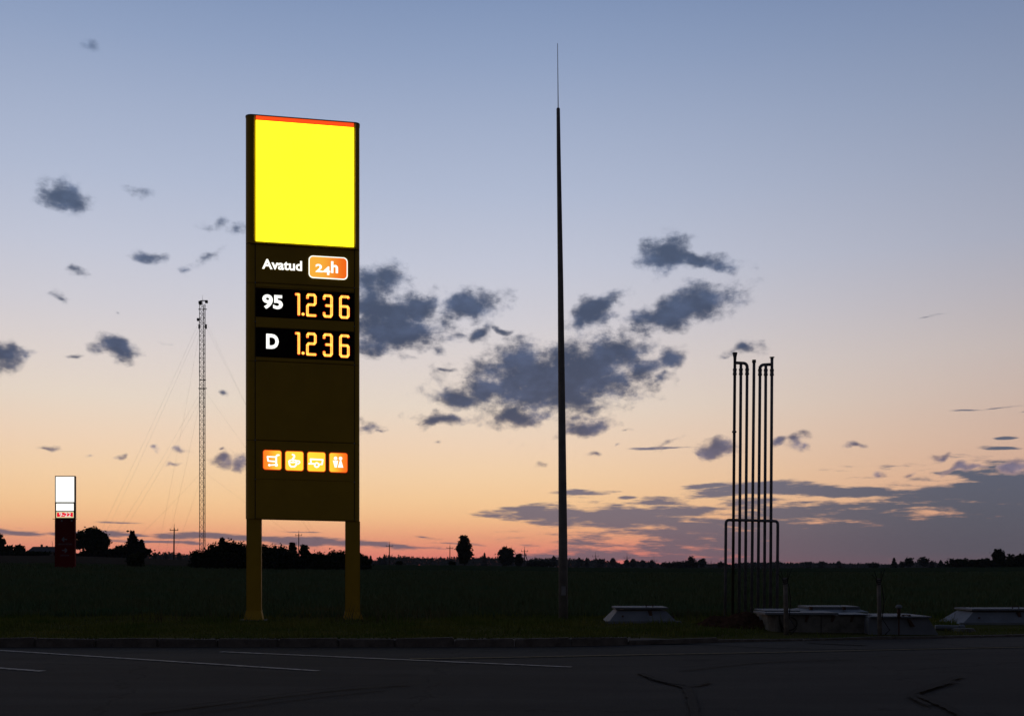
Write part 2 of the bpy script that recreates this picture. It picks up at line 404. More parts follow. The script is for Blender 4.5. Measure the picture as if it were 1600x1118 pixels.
# ------------------------------------------------------------------ mesh helpers
class MB:
    def __init__(self):
        self.v = []; self.f = []
    def add(self, vs, fs):
        o = len(self.v)
        self.v += [tuple(p) for p in vs]
        self.f += [tuple(i + o for i in f) for f in fs]
        return self
    def box(self, x0, x1, y0, y1, z0, z1):
        return self.hexa([(x0, y0, z0), (x1, y0, z0), (x1, y1, z0), (x0, y1, z0)], [(x0, y0, z1), (x1, y0, z1), (x1, y1, z1), (x0, y1, z1)])
    def hexa(self, lo, hi):
        n = len(lo)
        fs = [tuple(range(n - 1, -1, -1)), tuple(range(n, 2 * n))]
        for i in range(n):
            j = (i + 1) % n
            fs.append((i, j, n + j, n + i))
        return self.add(list(lo) + list(hi), fs)
    def frustum(self, x0, x1, y0, y1, z0, z1, ix, iy):
        return self.hexa([(x0, y0, z0), (x1, y0, z0), (x1, y1, z0), (x0, y1, z0)],
                         [(x0 + ix, y0 + iy, z1), (x1 - ix, y0 + iy, z1), (x1 - ix, y1 - iy, z1), (x0 + ix, y1 - iy, z1)])
    def tube(self, pts, r, n=8, cap=True):
        pts = [Vector(p) for p in pts]
        rs = r if isinstance(r, (list, tuple)) else [r] * len(pts)
        vs = []; fs = []
        prev = None
        for i, p in enumerate(pts):
            if i == 0: d = pts[1] - p
            elif i == len(pts) - 1: d = p - pts[i - 1]
            else: d = (pts[i + 1] - p).normalized() + (p - pts[i - 1]).normalized()
            d = d.normalized() if d.length > 1e-9 else Vector((0, 0, 1))
            if prev is None:
                a = d.orthogonal().normalized()
            else:
                a = prev - d * prev.dot(d)
                a = a.normalized() if a.length > 1e-6 else d.orthogonal().normalized()
            prev = a
            b = d.cross(a)
            for k in range(n):
                t = 2 * math.pi * k / n
                vs.append(p + (a * math.cos(t) + b * math.sin(t)) * rs[i])
        for i in range(len(pts) - 1):
            for k in range(n):
                k2 = (k + 1) % n
                fs.append((i * n + k, i * n + k2, (i + 1) * n + k2, (i + 1) * n + k))
        if cap:
            fs.append(tuple(range(n - 1, -1, -1)))
            fs.append(tuple(range((len(pts) - 1) * n, len(pts) * n)))
        return self.add(vs, fs)
    def lathe(self, c, prof, n=16):
        return self.tube([(c[0], c[1], c[2] + z) for r, z in prof], [max(r, 1e-4) for r, z in prof], n)
    def build(self, name, m, parent=None, smooth=False, loc=None):
        me = bpy.data.meshes.new(name)
        me.from_pydata(self.v, [], self.f)
        me.update()
        if smooth:
            me.polygons.foreach_set('use_smooth', [True] * len(me.polygons))
        me.materials.append(m)
        o = bpy.data.objects.new(name, me)
        COL.objects.link(o)
        if parent is not None: o.parent = parent
        if loc is not None: o.location = loc
        return o

def soft(o, width=0.01, seg=2, angle=35):
    """bake a bevel into the mesh"""
    bm = bmesh.new(); bm.from_mesh(o.data)
    ed = [e for e in bm.edges if len(e.link_faces) == 2 and e.calc_face_angle(0) > math.radians(angle)]
    bmesh.ops.bevel(bm, geom=ed, offset=width, segments=seg, affect='EDGES', clamp_overlap=True)
    bm.to_mesh(o.data); bm.free()
    return o

def empty(name, loc, rotz=0.0):
    o = bpy.data.objects.new(name, None)
    o.empty_display_size = 0.3
    o.location = loc; o.rotation_euler = (0, 0, rotz)
    COL.objects.link(o)
    return o
def tag(o, label=None, cat=None, group=None, kind=None):
    if label: o['label'] = label
    if cat: o['category'] = cat
    if group: o['group'] = group
    if kind: o['kind'] = kind
    return o
def copy_tree(o, parent=None):
    c = o.copy(); COL.objects.link(c)
    if parent is not None: c.parent = parent
    for ch in list(o.children):
        copy_tree(ch, c)
    return c

# ------------------------------------------------------------------ terrain
KX = [-400, -60, -30, -8.6, 0.0, 1.5, 3.42, 5.8, 9.9, 30, 60, 400]
KY = [17.0, 18.0, 18.2, 18.3, 18.35, 18.6, 19.3, 19.9, 21.0, 26.0, 32.0, 60.0]
def kerb_y(x): return np.interp(x, KX, KY)
PX = [-900, -300, 0, 90, 200, 300, 420, 560, 700, 800, 900, 1000, 1300, 1450, 1600, 1900, 2500]
PY = [864, 866, 867.5, 868, 871.5, 875, 880, 882, 882.5, 884, 886, 887, 887, 886.3, 885.5, 884, 884]
def sstep(a, b, x):
    t = np.clip((x - a) / (b - a), 0, 1)
    return t * t * (3 - 2 * t)
def verge_h(x):
    return 0.14 - 0.10 * sstep(1.6, 3.6, x)
def terrain(x, y):
    x = np.asarray(x, float); y = np.asarray(y, float)
    d = y - kerb_y(x)
    b = verge_h(x); b = b + (0.14 - b) * sstep(0.3, 3.0, d)
    px = 800 + F * x / np.maximum(y, 1.0)
    zr = EYE + (HZ - np.interp(px, PX, PY)) * 260 / F
    z = b + sstep(40, 260, y) * (zr - 0.14)
    z = z - np.maximum(np.interp(px, PX, PY) - HZ, 0) * (np.clip(y, 260, 1700) - 260) / F
    z = z + 0.035 * np.sin(x * 0.9 + 1.3 * np.sin(y * 0.5)) * np.sin(y * 0.8 + 0.4 * x) * sstep(0.5, 3.0, d)
    return z
def tz(x, y): return float(terrain(x, y))
def at(px, py, Y):
    return Vector(((px - 800) / F * Y, Y, EYE + (HZ - py) / F * Y))
def foot(px, Y):
    x = (px - 800) / F * Y
    return Vector((x, Y, tz(x, Y)))
def hit(px, py):
    """where the sight line through a pixel meets the land"""
    Y = 18.6
    while Y < 400:
        x = (px - 800) / F * Y
        if EYE + (HZ - py) / F * Y <= tz(x, Y): return Y
        Y += 0.1
    return 400.0

xs = np.unique(np.concatenate([-np.geomspace(30, 3600, 34), np.linspace(-30, 30, 121), np.geomspace(30, 3600, 34)]))
ds = np.concatenate([np.linspace(0.16, 12, 48), np.geomspace(12.5, 3500, 110)])
VX = np.repeat(xs[None, :], len(ds), 0)
# fan the sheet out with distance so that it keeps covering the view
DS = np.repeat(ds[:, None], len(xs), 1)
VY = kerb_y(VX) + DS
VZ = terrain(VX, VY)
# smooth the first row down to the kerb
nr, nc = VX.shape
verts = np.stack([VX, VY, VZ], -1).reshape(-1, 3)
idx = np.arange(nr * nc).reshape(nr, nc)
faces = np.stack([idx[:-1, :-1], idx[:-1, 1:], idx[1:, 1:], idx[1:, :-1]], -1).reshape(-1, 4)
def np_mesh(name, verts, faces, m, parent=None, smooth=False):
    me = bpy.data.meshes.new(name)
    verts = np.ascontiguousarray(verts, dtype=np.float32); faces = np.ascontiguousarray(faces, dtype=np.int32)
    k = faces.shape[1]
    me.vertices.add(len(verts)); me.vertices.foreach_set('co', verts.ravel())
    me.loops.add(faces.size); me.loops.foreach_set('vertex_index', faces.ravel())
    me.polygons.add(len(faces))
    me.polygons.foreach_set('loop_start', np.arange(0, faces.size, k, dtype=np.int32))
    if smooth: me.polygons.foreach_set('use_smooth', np.ones(len(faces), dtype=bool))
    me.update(calc_edges=True); me.validate()
    me.materials.append(m)
    o = bpy.data.objects.new(name, me); COL.objects.link(o)
    if parent is not None: o.parent = parent
    return o
field = np_mesh('field', verts, faces, M['land'], smooth=True)
tag(field, 'dark green field rising gently to the tree line', kind='structure')
# ground under and behind the paving
g = MB().add([(-3600, -3600, -0.06), (3600, -3600, -0.06), (3600, 17.9, -0.06), (-3600, 17.9, -0.06)], [(0, 1, 2, 3)]).build('ground', M['land'])
tag(g, 'bare ground under and behind the paved yard', kind='structure')
# road
rx = np.linspace(-60, 60, 121)
ry = np.linspace(-40, 1, 42)
vv = []
rr = np.concatenate([np.linspace(0, 1, 50)])
for t in rr:
    for x in rx:
        y = -60 + t * (float(kerb_y(x)) + 60)
        vv.append((x, y, 0.0))
idx = np.arange(len(rr) * len(rx)).reshape(len(rr), len(rx))
road = np_mesh('road', np.array(vv), np.stack([idx[:-1, :-1], idx[:-1, 1:], idx[1:, 1:], idx[1:, :-1]], -1).reshape(-1, 4), M['asphalt'])
tag(road, 'dark worn asphalt of the station yard', kind='structure')

def gp(px, py, z=0.0):
    Y = (EYE - z) * F / (py - HZ)
    return Vector(((px - 800) / F * Y, Y, z))
def ribbon(pts, wd, z, name, m, label, jitter=0.0):
    vs = []; fs = []
    pts = [Vector((p[0], p[1], 0)) for p in pts]
    for i, p in enumerate(pts):
        d = (pts[min(i + 1, len(pts) - 1)] - pts[max(i - 1, 0)]).normalized()
        n = Vector((-d.y, d.x, 0))
        a = wd / 2 * (1 + random.uniform(-jitter, jitter)); b = wd / 2 * (1 + random.uniform(-jitter, jitter))
        vs += [(p.x + n.x * a, p.y + n.y * a, z), (p.x - n.x * b, p.y - n.y * b, z)]
        if i: fs.append((2 * i - 2, 2 * i - 1, 2 * i + 1, 2 * i))
    o = MB().add(vs, fs).build(name, m)
    tag(o, label, kind='structure')
    return o
def seg(a, b, n=40):
    return [a.lerp(b, i / n) for i in range(n + 1)]
# lighter apron in front of the tank covers
ap = [gp(1000, 1003), gp(1090, 1006), gp(1200, 1012), gp(1330, 1014), gp(1480, 1012), gp(1640, 1008), gp(1760, 1005)]
vs = []; fs = []
for i, p in enumerate(ap):
    vs += [(p.x, p.y, 0.004), (p.x, float(kerb_y(p.x)) - 0.01, 0.004)]
    if i: fs.append((2 * i - 2, 2 * i, 2 * i + 1, 2 * i - 1))
tag(MB().add(vs, fs).build('pavement_apron', M['asphalt_new']), 'paler asphalt strip along the tank covers', kind='structure')
ribbon(seg(gp(-60, 1012), gp(498, 1048)), 0.11, 0.008, 'road_marking', M['line_paint'], 'long white bay line nearest the kerb', 0.15)
ribbon(seg(gp(-60, 1039.5), gp(67, 1048.5)), 0.12, 0.008, 'road_marking', M['line_paint'], 'short white bay line end by the near edge', 0.15)
ribbon(seg(gp(345, 1018), gp(893, 1042)), 0.11, 0.008, 'road_marking', M['line_paint'], 'white bay line running out below the lightning mast', 0.2)
ribbon([gp(640, 1029.5), gp(800, 1027), gp(1000, 1023), gp(1200, 1019.5), gp(1400, 1015), gp(1620, 1010.5)], 0.10, 0.012, 'road_marking', M['line_yellow'], 'faint yellowish line crossing the yard towards the tanks', 0.25)
def spline(pts, n=14):
    out = []
    P_ = [pts[0]] + pts + [pts[-1]]
    for i in range(1, len(P_) - 2):
        for k in range(n):
            t = k / n
            a, b, c, d = P_[i - 1], P_[i], P_[i + 1], P_[i + 2]
            out.append(0.5 * ((2 * b) + (c - a) * t + (2 * a - 5 * b + 4 * c - d) * t * t + (3 * b - a - 3 * c + d) * t ** 3))
    out.append(pts[-1])
    return out
for zi, (pts, wd, lab) in enumerate([
    ([gp(1000, 1052), gp(1030, 1064), gp(1068, 1074), gp(1080, 1090), gp(1086, 1118), gp(1092, 1150)], 0.10, 'dark curved tyre mark under the lightning mast'),
    ([gp(1010, 1057), gp(1045, 1068), gp(1085, 1072), gp(1110, 1066)], 0.07, 'short dark tyre smear crossing the curved mark'),
    ([gp(1500, 1058), gp(1448, 1076), gp(1430, 1086), gp(1460, 1098), gp(1500, 1118), gp(1540, 1140)], 0.10, 'dark hooked tyre mark below the far tank cover'),
    ([gp(1492, 1066), gp(1440, 1082), gp(1425, 1090), gp(1450, 1104)], 0.06, 'thin tyre scuff beside the hooked mark'),
    ([gp(220, 1115), gp(380, 1096), gp(540, 1077), gp(640, 1070)], 0.08, 'long straight dark seam across the near asphalt'),
    ([gp(310, 1113), gp(470, 1092), gp(600, 1078)], 0.05, 'thin dark seam beside the long straight one'),
    ([gp(1260, 1004), gp(1300, 1006), gp(1352, 1008)], 0.16, 'dark patch before the concrete chamber'),  # plain dark patch drawn on the asphalt
    ([gp(1060, 1048), gp(1200, 1034), gp(1330, 1030)], 0.06, 'faint dark arc across the yard')]):
    ribbon(spline(pts), wd, 0.016 + 0.004 * zi, 'tyre_mark', M['tyre'], lab, 0.35)

# kerb: separate stones
kerb = bpy.data.objects.new('kerb', None); COL.objects.link(kerb)
tag(kerb, 'worn concrete kerb between the yard and the grass', kind='structure')
x = -26.0
while x < 24.0:
    L = random.uniform(0.95, 1.05) if x < 1.2 else random.uniform(1.6, 2.1)
    x1 = x + L - 0.009
    h = float(verge_h((x + x1) / 2)) + random.uniform(-0.012, 0.012)
    h = max(h, 0.045)
    tl = random.uniform(-0.014, 0.014); sl = random.uniform(-0.012, 0.012)
    ya, yb = float(kerb_y(x)) + sl, float(kerb_y(x1)) + sl
    k = MB().hexa([(x, ya, -0.05), (x1, yb, -0.05), (x1, yb + 0.16, -0.05), (x, ya + 0.16, -0.05)],
                  [(x, ya + .012, h + tl), (x1, yb + .012, h - tl), (x1, yb + 0.16, h - tl), (x, ya + 0.16, h + tl)]).build('kerb_stone', M['kerb'], kerb)
    soft(k, 0.022, 2)
    x += L

# ------------------------------------------------------------------ price totem
TAN = 0.153
PSI = math.atan(TAN)
YC = 25.54
SH = 0.0175
def plane_pt(px, py):
    Y = YC / (1 - (px - 800) / F * TAN)
    return Vector(((px - 800) / F * Y, Y, EYE + (HZ - py) / F * Y))
ORG = plane_pt(383, 967); ORG.z = tz(ORG.x, ORG.y)
def uv(px, py):
    p = plane_pt(px, py)
    u = (p.x - ORG.x) / math.cos(PSI)
    return u, p.z - ORG.z + SH * u
def U(px): return uv(px, 885)[0]
def V(px, py): return uv(px, py)[1]
sign = empty('price_totem', ORG, PSI)
tag(sign, 'tall yellow fuel price totem with glowing blank panel on two posts', 'sign')
# local frame: x along the face, -y towards the yard, z up; each mesh gets the small lean of the head
def sb(mb, name, m, parent=sign, bevel=0.0):
    mb.v = [(x, y, z - SH * x) for x, y, z in mb.v]
    o = mb.build(name, m, parent)
    if bevel: soft(o, bevel, 2)
    return o
UL, UR = U(383), U(561.8)
IL, IR = U(399.5), U(553.2)
TH = 0.36    # body depth
def plan(u0, u1, y0, y1, rl, rr, n=5):
    """plan outline, front at y0, front corners rounded by rl / rr and the back ones too"""
    pts = []
    def arc(cx, cy, r, a0, a1):
        for i in range(n + 1):
            a = math.radians(a0 + (a1 - a0) * i / n)
            pts.append((cx + r * math.cos(a), cy + r * math.sin(a)))
    arc(u0 + rl, y0 + rl, rl, 180, 270)
    arc(u1 - rr, y0 + rr, rr, 270, 360)
    arc(u1 - rr, y1 - rr, rr, 0, 90)
    arc(u0 + rl, y1 - rl, rl, 90, 180)
    return pts
def cassette(v0, v1, name='housing', inner=None):
    mb = MB()
    p = plan(UL, UR, 0.0, TH, 0.16, 0.10)
    mb.hexa([(a, b, v0) for a, b in p], [(a, b, v1) for a, b in p])
    return sb(mb, name, M['sign_yellow'], sign)
vt = V(399, 180.3); v_top_b = V(383, 378.2); v_h0 = V(383, 379.6); v_h1 = V(383, 440.2); v_p0 = V(383, 440.9)
v_p1 = V(383, 562.3); v_b0 = V(383, 563.0); v_b1 = V(383, 686.3); v_c0 = V(383, 687.0); vb = V(383, 809.6)
cassette(v_top_b, vt, 'light_box'); cassette(v_h1, v_h0, 'header_cassette'); cassette(v_p1, v_p0, 'price_cassette')
cassette(v_b1, v_b0, 'blank_cassette'); cassette(vb, v_c0, 'service_cassette')
# dark core behind the seams
p = plan(UL + .03, UR - .03, 0.03, TH - .03, 0.1, 0.08)
core = MB().hexa([(a, b, vb + 0.02) for a, b in p], [(a, b, vt - 0.02) for a, b in p])
sb(core, 'core_frame', M['sign_seam'])
# top cap
p = plan(UL - .008, UR + .008, -0.006, TH + .006, 0.165, 0.105)
sb(MB().hexa([(a, b, vt) for a, b in p], [(a, b, vt + 0.022) for a, b in p]), 'top_cap', M['dark_frame'])
# front panels, slightly proud of the housing with a groove either side
def fpanel(u0, u1, v0, v1, name, m, y=-0.012, bev=0.006):
    return sb(MB().box(u0, u1, y, 0.004, v0, v1), name, m, sign, bev)
def vline(py0): return V(383, py0)
# glowing face + orange strip
fpanel(IL + .004, IR - .004, v_top_b + .036, V(400, 187.6) - 0.002, 'glowing_face', M['yellow_light'], -0.014, 0.004)
fpanel(IL + .004, IR - .004, V(400, 187.6), vt - 0.006, 'orange_strip', M['orange_light'], -0.014, 0.004)
# lip under the glowing face and sloping reveals round it: they catch its light
def wedge(pts, z0, z1, name):
    n_ = len(pts)
    return sb(MB().hexa([(a, b, z0) for a, b in pts], [(a, b, z1) for a, b in pts]), name, M['sign_yellow'])
wedge([(IL - .06, 0.0), (IL - .06, -.012), (IL - .03, -.066), (IL + .002, -.013), (IL + .002, 0.0)], v_top_b + .03, vt - .03, 'face_edge_trim')
wedge([(IR - .002, 0.0), (IR - .002, -.013), (IR + .03, -.066), (IR + .06, -.012), (IR + .06, 0.0)], v_top_b + .03, vt - .03, 'face_edge_trim')
zz = v_top_b
sb(MB().add([(UL + .09, 0.0, zz - .02), (UL + .09, -.058, zz - .02), (UL + .09, -.054, zz - .006), (UL + .09, -.013, zz + .034), (UL + .09, 0.0, zz + .034),
             (UR - .05, 0.0, zz - .02), (UR - .05, -.058, zz - .02), (UR - .05, -.054, zz - .006), (UR - .05, -.013, zz + .034), (UR - .05, 0.0, zz + .034)],
            [(0, 1, 2, 3, 4), (9, 8, 7, 6, 5), (1, 6, 7, 2), (2, 7, 8, 3), (0, 5, 6, 1), (3, 8, 9, 4), (4, 9, 5, 0)]), 'face_lip', M['sign_yellow'])
fpanel(IL, IR, v_h1 + .008, v_h0 - .02, 'header_panel', M['sign_yellow'])
fpanel(IL, IR, V(383, 510.0) + .006, V(383, 493.8) - .006, 'divider_panel', M['sign_yellow'])
fpanel(IL, IR, V(383, 446.6), v_p0 - .006, 'divider_panel', M['sign_yellow'])
fpanel(IL, IR, v_p1 + .006, V(383, 556.5), 'divider_panel', M['sign_yellow'])
fpanel(IL, IR, v_b1 + .008, v_b0 - .008, 'blank_panel', M['sign_yellow'])
fpanel(IL, IR, V(383, 747.5) + .005, v_c0 - .008, 'service_panel', M['sign_yellow'])
fpanel(IL, IR, vb + .012, V(383, 747.5) - .005, 'blank_panel', M['sign_yellow'])
disp = []
for a, b in ((448.2, 493.6), (510.2, 556.2)):
    disp.append(fpanel(IL + .002, IR - .002, V(383, b), V(383, a), 'price_display', M['display_black'], -0.010, 0.004))
# shadow joints beside the front panels
for za, zb_ in ((v_h1, v_h0), (v_p1, v_p0), (v_b1, v_b0), (vb, v_c0)):
    sb(MB().box(IL - .020, IL - .003, -.004, .004, za + .004, zb_ - .004), 'joint', M['sign_seam'])
    sb(MB().box(IR + .003, IR + .020, -.004, .004, za + .004, zb_ - .004), 'joint', M['sign_seam'])
for uu in (UL + 0.205, ):
    pass
for py in (440.6, 501.5, 562.6, 686.6, 748.0):
    for px in (399.0, 553.6):
        pt = V(383, py)
        b_ = MB().tube([(U(px), -0.026, pt), (U(px), 0.0, pt)], 0.016, 6)
        sb(b_, 'bolt', M['galv'])
# ------- lettering helpers (font outline -> mesh in the sign plane)
def text_mesh(s, offset=0.0):
    cu = bpy.data.curves.new('lettering_curve', 'FONT')
    cu.body = s; cu.offset = offset; cu.resolution_u = 4
    ob = bpy.data.objects.new('lettering_curve', cu)
    COL.objects.link(ob)
    dg = bpy.context.evaluated_depsgraph_get()
    me = bpy.data.meshes.new_from_object(ob.evaluated_get(dg))
    vs = [(v.co.x, v.co.y) for v in me.vertices]; fs = [tuple(p.vertices) for p in me.polygons]
    bpy.data.objects.remove(ob); bpy.data.curves.remove(cu); bpy.data.meshes.remove(me)
    return vs, fs
def put_text(s, u0, u1, v0, v1, y, name, m, parent, offset=0.02, capbase=None):
    """fit the word s into the box; v0 baseline-to-top fitted on the ink box"""
    vs, fs = text_mesh(s, offset)
    x0 = min(a for a, b in vs); x1 = max(a for a, b in vs); b0 = min(b for a, b in vs); b1 = max(b for a, b in vs)
    mb = MB()
    mb.add([(u0 + (a - x0) / (x1 - x0) * (u1 - u0), y, v0 + (b - b0) / (b1 - b0) * (v1 - v0)) for a, b in vs], fs)
    return sb(mb, name, m, parent)
def disc(mb, c, r, y, n=12):
    o = len(mb.v)
    mb.add([(c[0] + r * math.cos(2 * math.pi * i / n), y, c[1] + r * math.sin(2 * math.pi * i / n)) for i in range(n)], [tuple(range(n))])
def stroke(mb, pts, wd, y):
    for i in range(len(pts) - 1):
        a, b = Vector(pts[i]), Vector(pts[i + 1])
        d = b - a
        if d.length < 1e-6: continue
        d.normalize(); n = Vector((-d.y, d.x)) * wd / 2
        yy = y - 0.0002 * (i % 2)
        mb.add([(a.x + n.x, yy, a.y + n.y), (a.x - n.x, yy, a.y - n.y), (b.x - n.x, yy, b.y - n.y), (b.x + n.x, yy, b.y + n.y)], [(0, 1, 2, 3)])
    for i, p in enumerate(pts):
        disc(mb, p, wd / 2, y - 0.0005, 10)
def rrect(u0, u1, v0, v1, r, n=6):
    pts = []
    for cx, cy, a0 in ((u1 - r, v1 - r, 0), (u0 + r, v1 - r, 90), (u0 + r, v0 + r, 180), (u1 - r, v0 + r, 270)):
        for i in range(n + 1):
            a = math.radians(a0 + 90 * i / n)
            pts.append((cx + r * math.cos(a), cy + r * math.sin(a)))
    return pts
def plate(u0, u1, v0, v1, r, y0, y1, name, m, parent=sign):
    p = rrect(u0, u1, v0, v1, r)
    return sb(MB().hexa([(a, y1, b) for a, b in p][::-1], [(a, y0, b) for a, b in p][::-1]), name, m, parent)
YP = -0.016
# "Avatud"
put_text('Avatud', U(409.6), U(472), V(410, 420.2), V(410, 404.4), YP, 'lettering', M['white_light'], sign, 0.027)
# 24h badge
u0, u1 = U(482.3), U(543.2); v0, v1 = V(482.3, 434.2) , V(482.3, 399.2)
plate(u0, u1, v0, v1, 0.10, -0.020, -0.008, 'badge_rim', M['white_light'])
M['badge'] = emis('badge_orange', (1.0, 0.46, 0.05), 0.95, (0.95, 0.15, 0.012), 0, u0 + .2, u1 - .02)
e = 0.022
plate(u0 + e, u1 - e, v0 + e, v1 - e, 0.082, -0.024, -0.012, 'badge_face', M['badge'])
bx = V(493, 425.3)
H = V(493, 409) - bx
put_text('2', U(493), U(504.2), bx, bx + H * 0.78, -0.027, 'lettering', M['white_light'], sign, 0.03)
put_text('4', U(504.6), U(516.2), bx - H * 0.22, bx + H * 0.60, -0.027, 'lettering', M['white_light'], sign, 0.03)
put_text('h', U(517.3), U(528.2), bx, bx + H * 1.12, -0.027, 'lettering', M['white_light'], sign, 0.03)
# grade names
put_text('95', U(410), U(442), V(410, 482.3), V(410, 459.6), YP, 'lettering', M['white_light'], sign, 0.038)
put_text('D', U(416), U(435.6), V(416, 544.6), V(416, 521.3), YP, 'lettering', M['white_light'], sign, 0.045)
# LED digits
DG = {'1': [[(0.0, .97), (.72, .97), (.72, 0.0)]],
      '2': [[(0.05, .84), (0.05, .92), (.16, 1.0), (.82, 1.0), (.96, .92), (.96, .60), (.82, .52), (.18, .52), (.04, .44), (.04, 0.0), (.98, 0.0)]],
      '3': [[(0.05, .84), (0.05, .92), (.16, 1.0), (.82, 1.0), (.96, .92), (.96, .08), (.82, 0.0), (.16, 0.0), (.05, .08), (.05, .16)], [(.30, .52), (.94, .52)]],
      '6': [[(.96, .95), (.90, 1.0), (.18, 1.0), (.04, .92), (.04, .08), (.18, 0.0), (.82, 0.0), (.96, .08), (.96, .46), (.84, .53), (.08, .53)]]}
def digit(ch, px0, px1, py_top, py_bot):
    cx = (px0 + px1) / 2
    wst = (U(px0 + 4.0) - U(px0))
    u0_, u1_ = U(px0) + wst / 2, U(px1) - wst / 2
    t_, b_ = V(cx, py_top) - wst / 2, V(cx, py_bot) + wst / 2
    dg = empty('led_digit', (0, 0, 0)); dg.parent = sign
    bars = MB(); dots = MB()
    for pl in DG[ch]:
        q = [(u0_ + a * (u1_ - u0_), b_ + c * (t_ - b_)) for a, c in pl]
        stroke(bars, q, wst * 1.16, -0.0125)
        # LED dots in two offset rows along the stroke
        pitch = wst * 0.44
        for off in (-0.26, 0.26):
            for i in range(len(q) - 1):
                a, b = Vector(q[i]), Vector(q[i + 1])
                L = (b - a).length
                if L < 1e-5: continue
                d = (b - a) / L; n_ = Vector((-d.y, d.x)) * wst * off
                k = max(1, int(round(L / pitch)))
                for j in range(k + 1):
                    c_ = a + d * (L * j / k) + n_
                    disc(dots, c_, wst * 0.23, -0.0140, 6)
    sb(bars, 'segment_glow', M['led_red_halo'], dg)  # wider red glowing backing, added as the blurred rim of the LEDs
    sb(dots, 'led_dots', M['led_yellow'], dg)
    return dg
for dy in (0.0, 60.8):
    digit('1', 460.6, 470.6, 457.0 + dy, 493.4 + dy)
    digit('2', 477.8, 495.2, 458.8 + dy, 494.8 + dy)
    digit('3', 503.8, 520.6, 460.2 + dy, 496.4 + dy)
    digit('6', 529.4, 546.8, 461.8 + dy, 498.0 + dy)
    pm = MB(); disc(pm, (U(473.6), V(473.6, 490.8 + dy)), U(476.2) - U(473.4), -0.0128, 12); sb(pm, 'led_point', M['led_red_halo'])  # larger red disc behind, added as the rim glow of the point
    pm = MB(); disc(pm, (U(473.6), V(473.6, 490.8 + dy)), U(475.6) - U(473.4), -0.0142, 12); sb(pm, 'led_point', M['led_yellow'])
# service icons
ICY = [(411.0, 440.2, 702.4, 733.2), (445.4, 474.6, 703.9, 734.8), (479.9, 508.9, 705.3, 736.2), (514.2, 543.0, 706.6, 737.4)]
GR = [((1.0, 0.24, 0.02), (1.0, 0.66, 0.05)), ((1.0, 0.72, 0.05), (1.0, 0.78, 0.05)), ((1.0, 0.78, 0.05), (1.0, 0.70, 0.045)), ((1.0, 0.68, 0.05), (1.0, 0.18, 0.016))]
ICN = ['shopping cart', 'steaming cup', 'trailer', 'toilet figures']
def ipt(x10, y10): return uv(400 + x10 / 10.0, 690 + y10 / 10.0)
for i, (a, b, c, d) in enumerate(ICY):
    u0, u1 = U(a), U(b); v0, v1 = V(a, d), V(a, c)
    rim = plate(u0, u1, v0, v1, 0.055, -0.018, -0.008, 'service_icon', M['orange_light'])
    rim['label'] = 'orange backlit square with white ' + ICN[i]
    mm = emis('icon_amber', GR[i][0], 1.0, GR[i][1], 0, u0 + .02, u1 - .02)
    plate(u0 + .012, u1 - .012, v0 + .012, v1 - .012, 0.046, -0.022, -0.012, 'icon_face', mm, rim)
    mb = MB(); y = -0.0245
    wd = U(402.7) - U(400)
    if i == 0:
        stroke(mb, [ipt(358, 207), ipt(332, 208), ipt(316, 232), ipt(318, 350)], wd, y)
        stroke(mb, [ipt(312, 238), ipt(180, 232), ipt(192, 298), ipt(316, 308)], wd * .9, y - .001)
        stroke(mb, [ipt(210, 364), ipt(318, 357)], wd * .8, y - .0003)
        disc(mb, ipt(210, 363), wd * .75, y - .002); disc(mb, ipt(318, 362), wd * .95, y - .002)
    elif i == 1:
        stroke(mb, [ipt(572, 200), ipt(598, 210), ipt(600, 238), ipt(576, 262), ipt(582, 292)], wd, y)
        ell = [ipt(575 + 60 * math.cos(t), 302 + 20 * math.sin(t)) for t in np.linspace(0, 2 * math.pi, 17)]
        stroke(mb, ell, wd * .75, y - .001)
        stroke(mb, [ipt(516, 306), ipt(526, 362), ipt(548, 386), ipt(600, 388), ipt(626, 364), ipt(636, 306)], wd * .95, y - .002)
        stroke(mb, [ipt(638, 296), ipt(676, 300), ipt(684, 322), ipt(664, 344), ipt(634, 350)], wd * .8, y - .003)
    elif i == 2:
        stroke(mb, [ipt(862, 340), ipt(852, 270), ipt(1044, 280), ipt(1032, 350), ipt(985, 350)], wd * .9, y)
        stroke(mb, [ipt(830, 341), ipt(912, 343)], wd * .9, y - .001)
        ring = [ipt(950 + 33 * math.cos(t), 362 + 33 * math.sin(t)) for t in np.linspace(0, 2 * math.pi, 17)]
        stroke(mb, ring, wd * .9, y - .002)
    else:
        disc(mb, ipt(1243, 257), wd * 1.05, y); disc(mb, ipt(1321, 259), wd * 1.05, y)
        for pts in ([(1200, 292), (1286, 292), (1262, 400), (1230, 400)], [(1312, 284), (1330, 284), (1364, 402), (1279, 400)]):
            q = [ipt(*t) for t in pts]
            mb.add([(t[0], y - .001, t[1]) for t in q], [(3, 2, 1, 0)])
    sb(mb, 'icon_symbol', M['white_light'], rim)
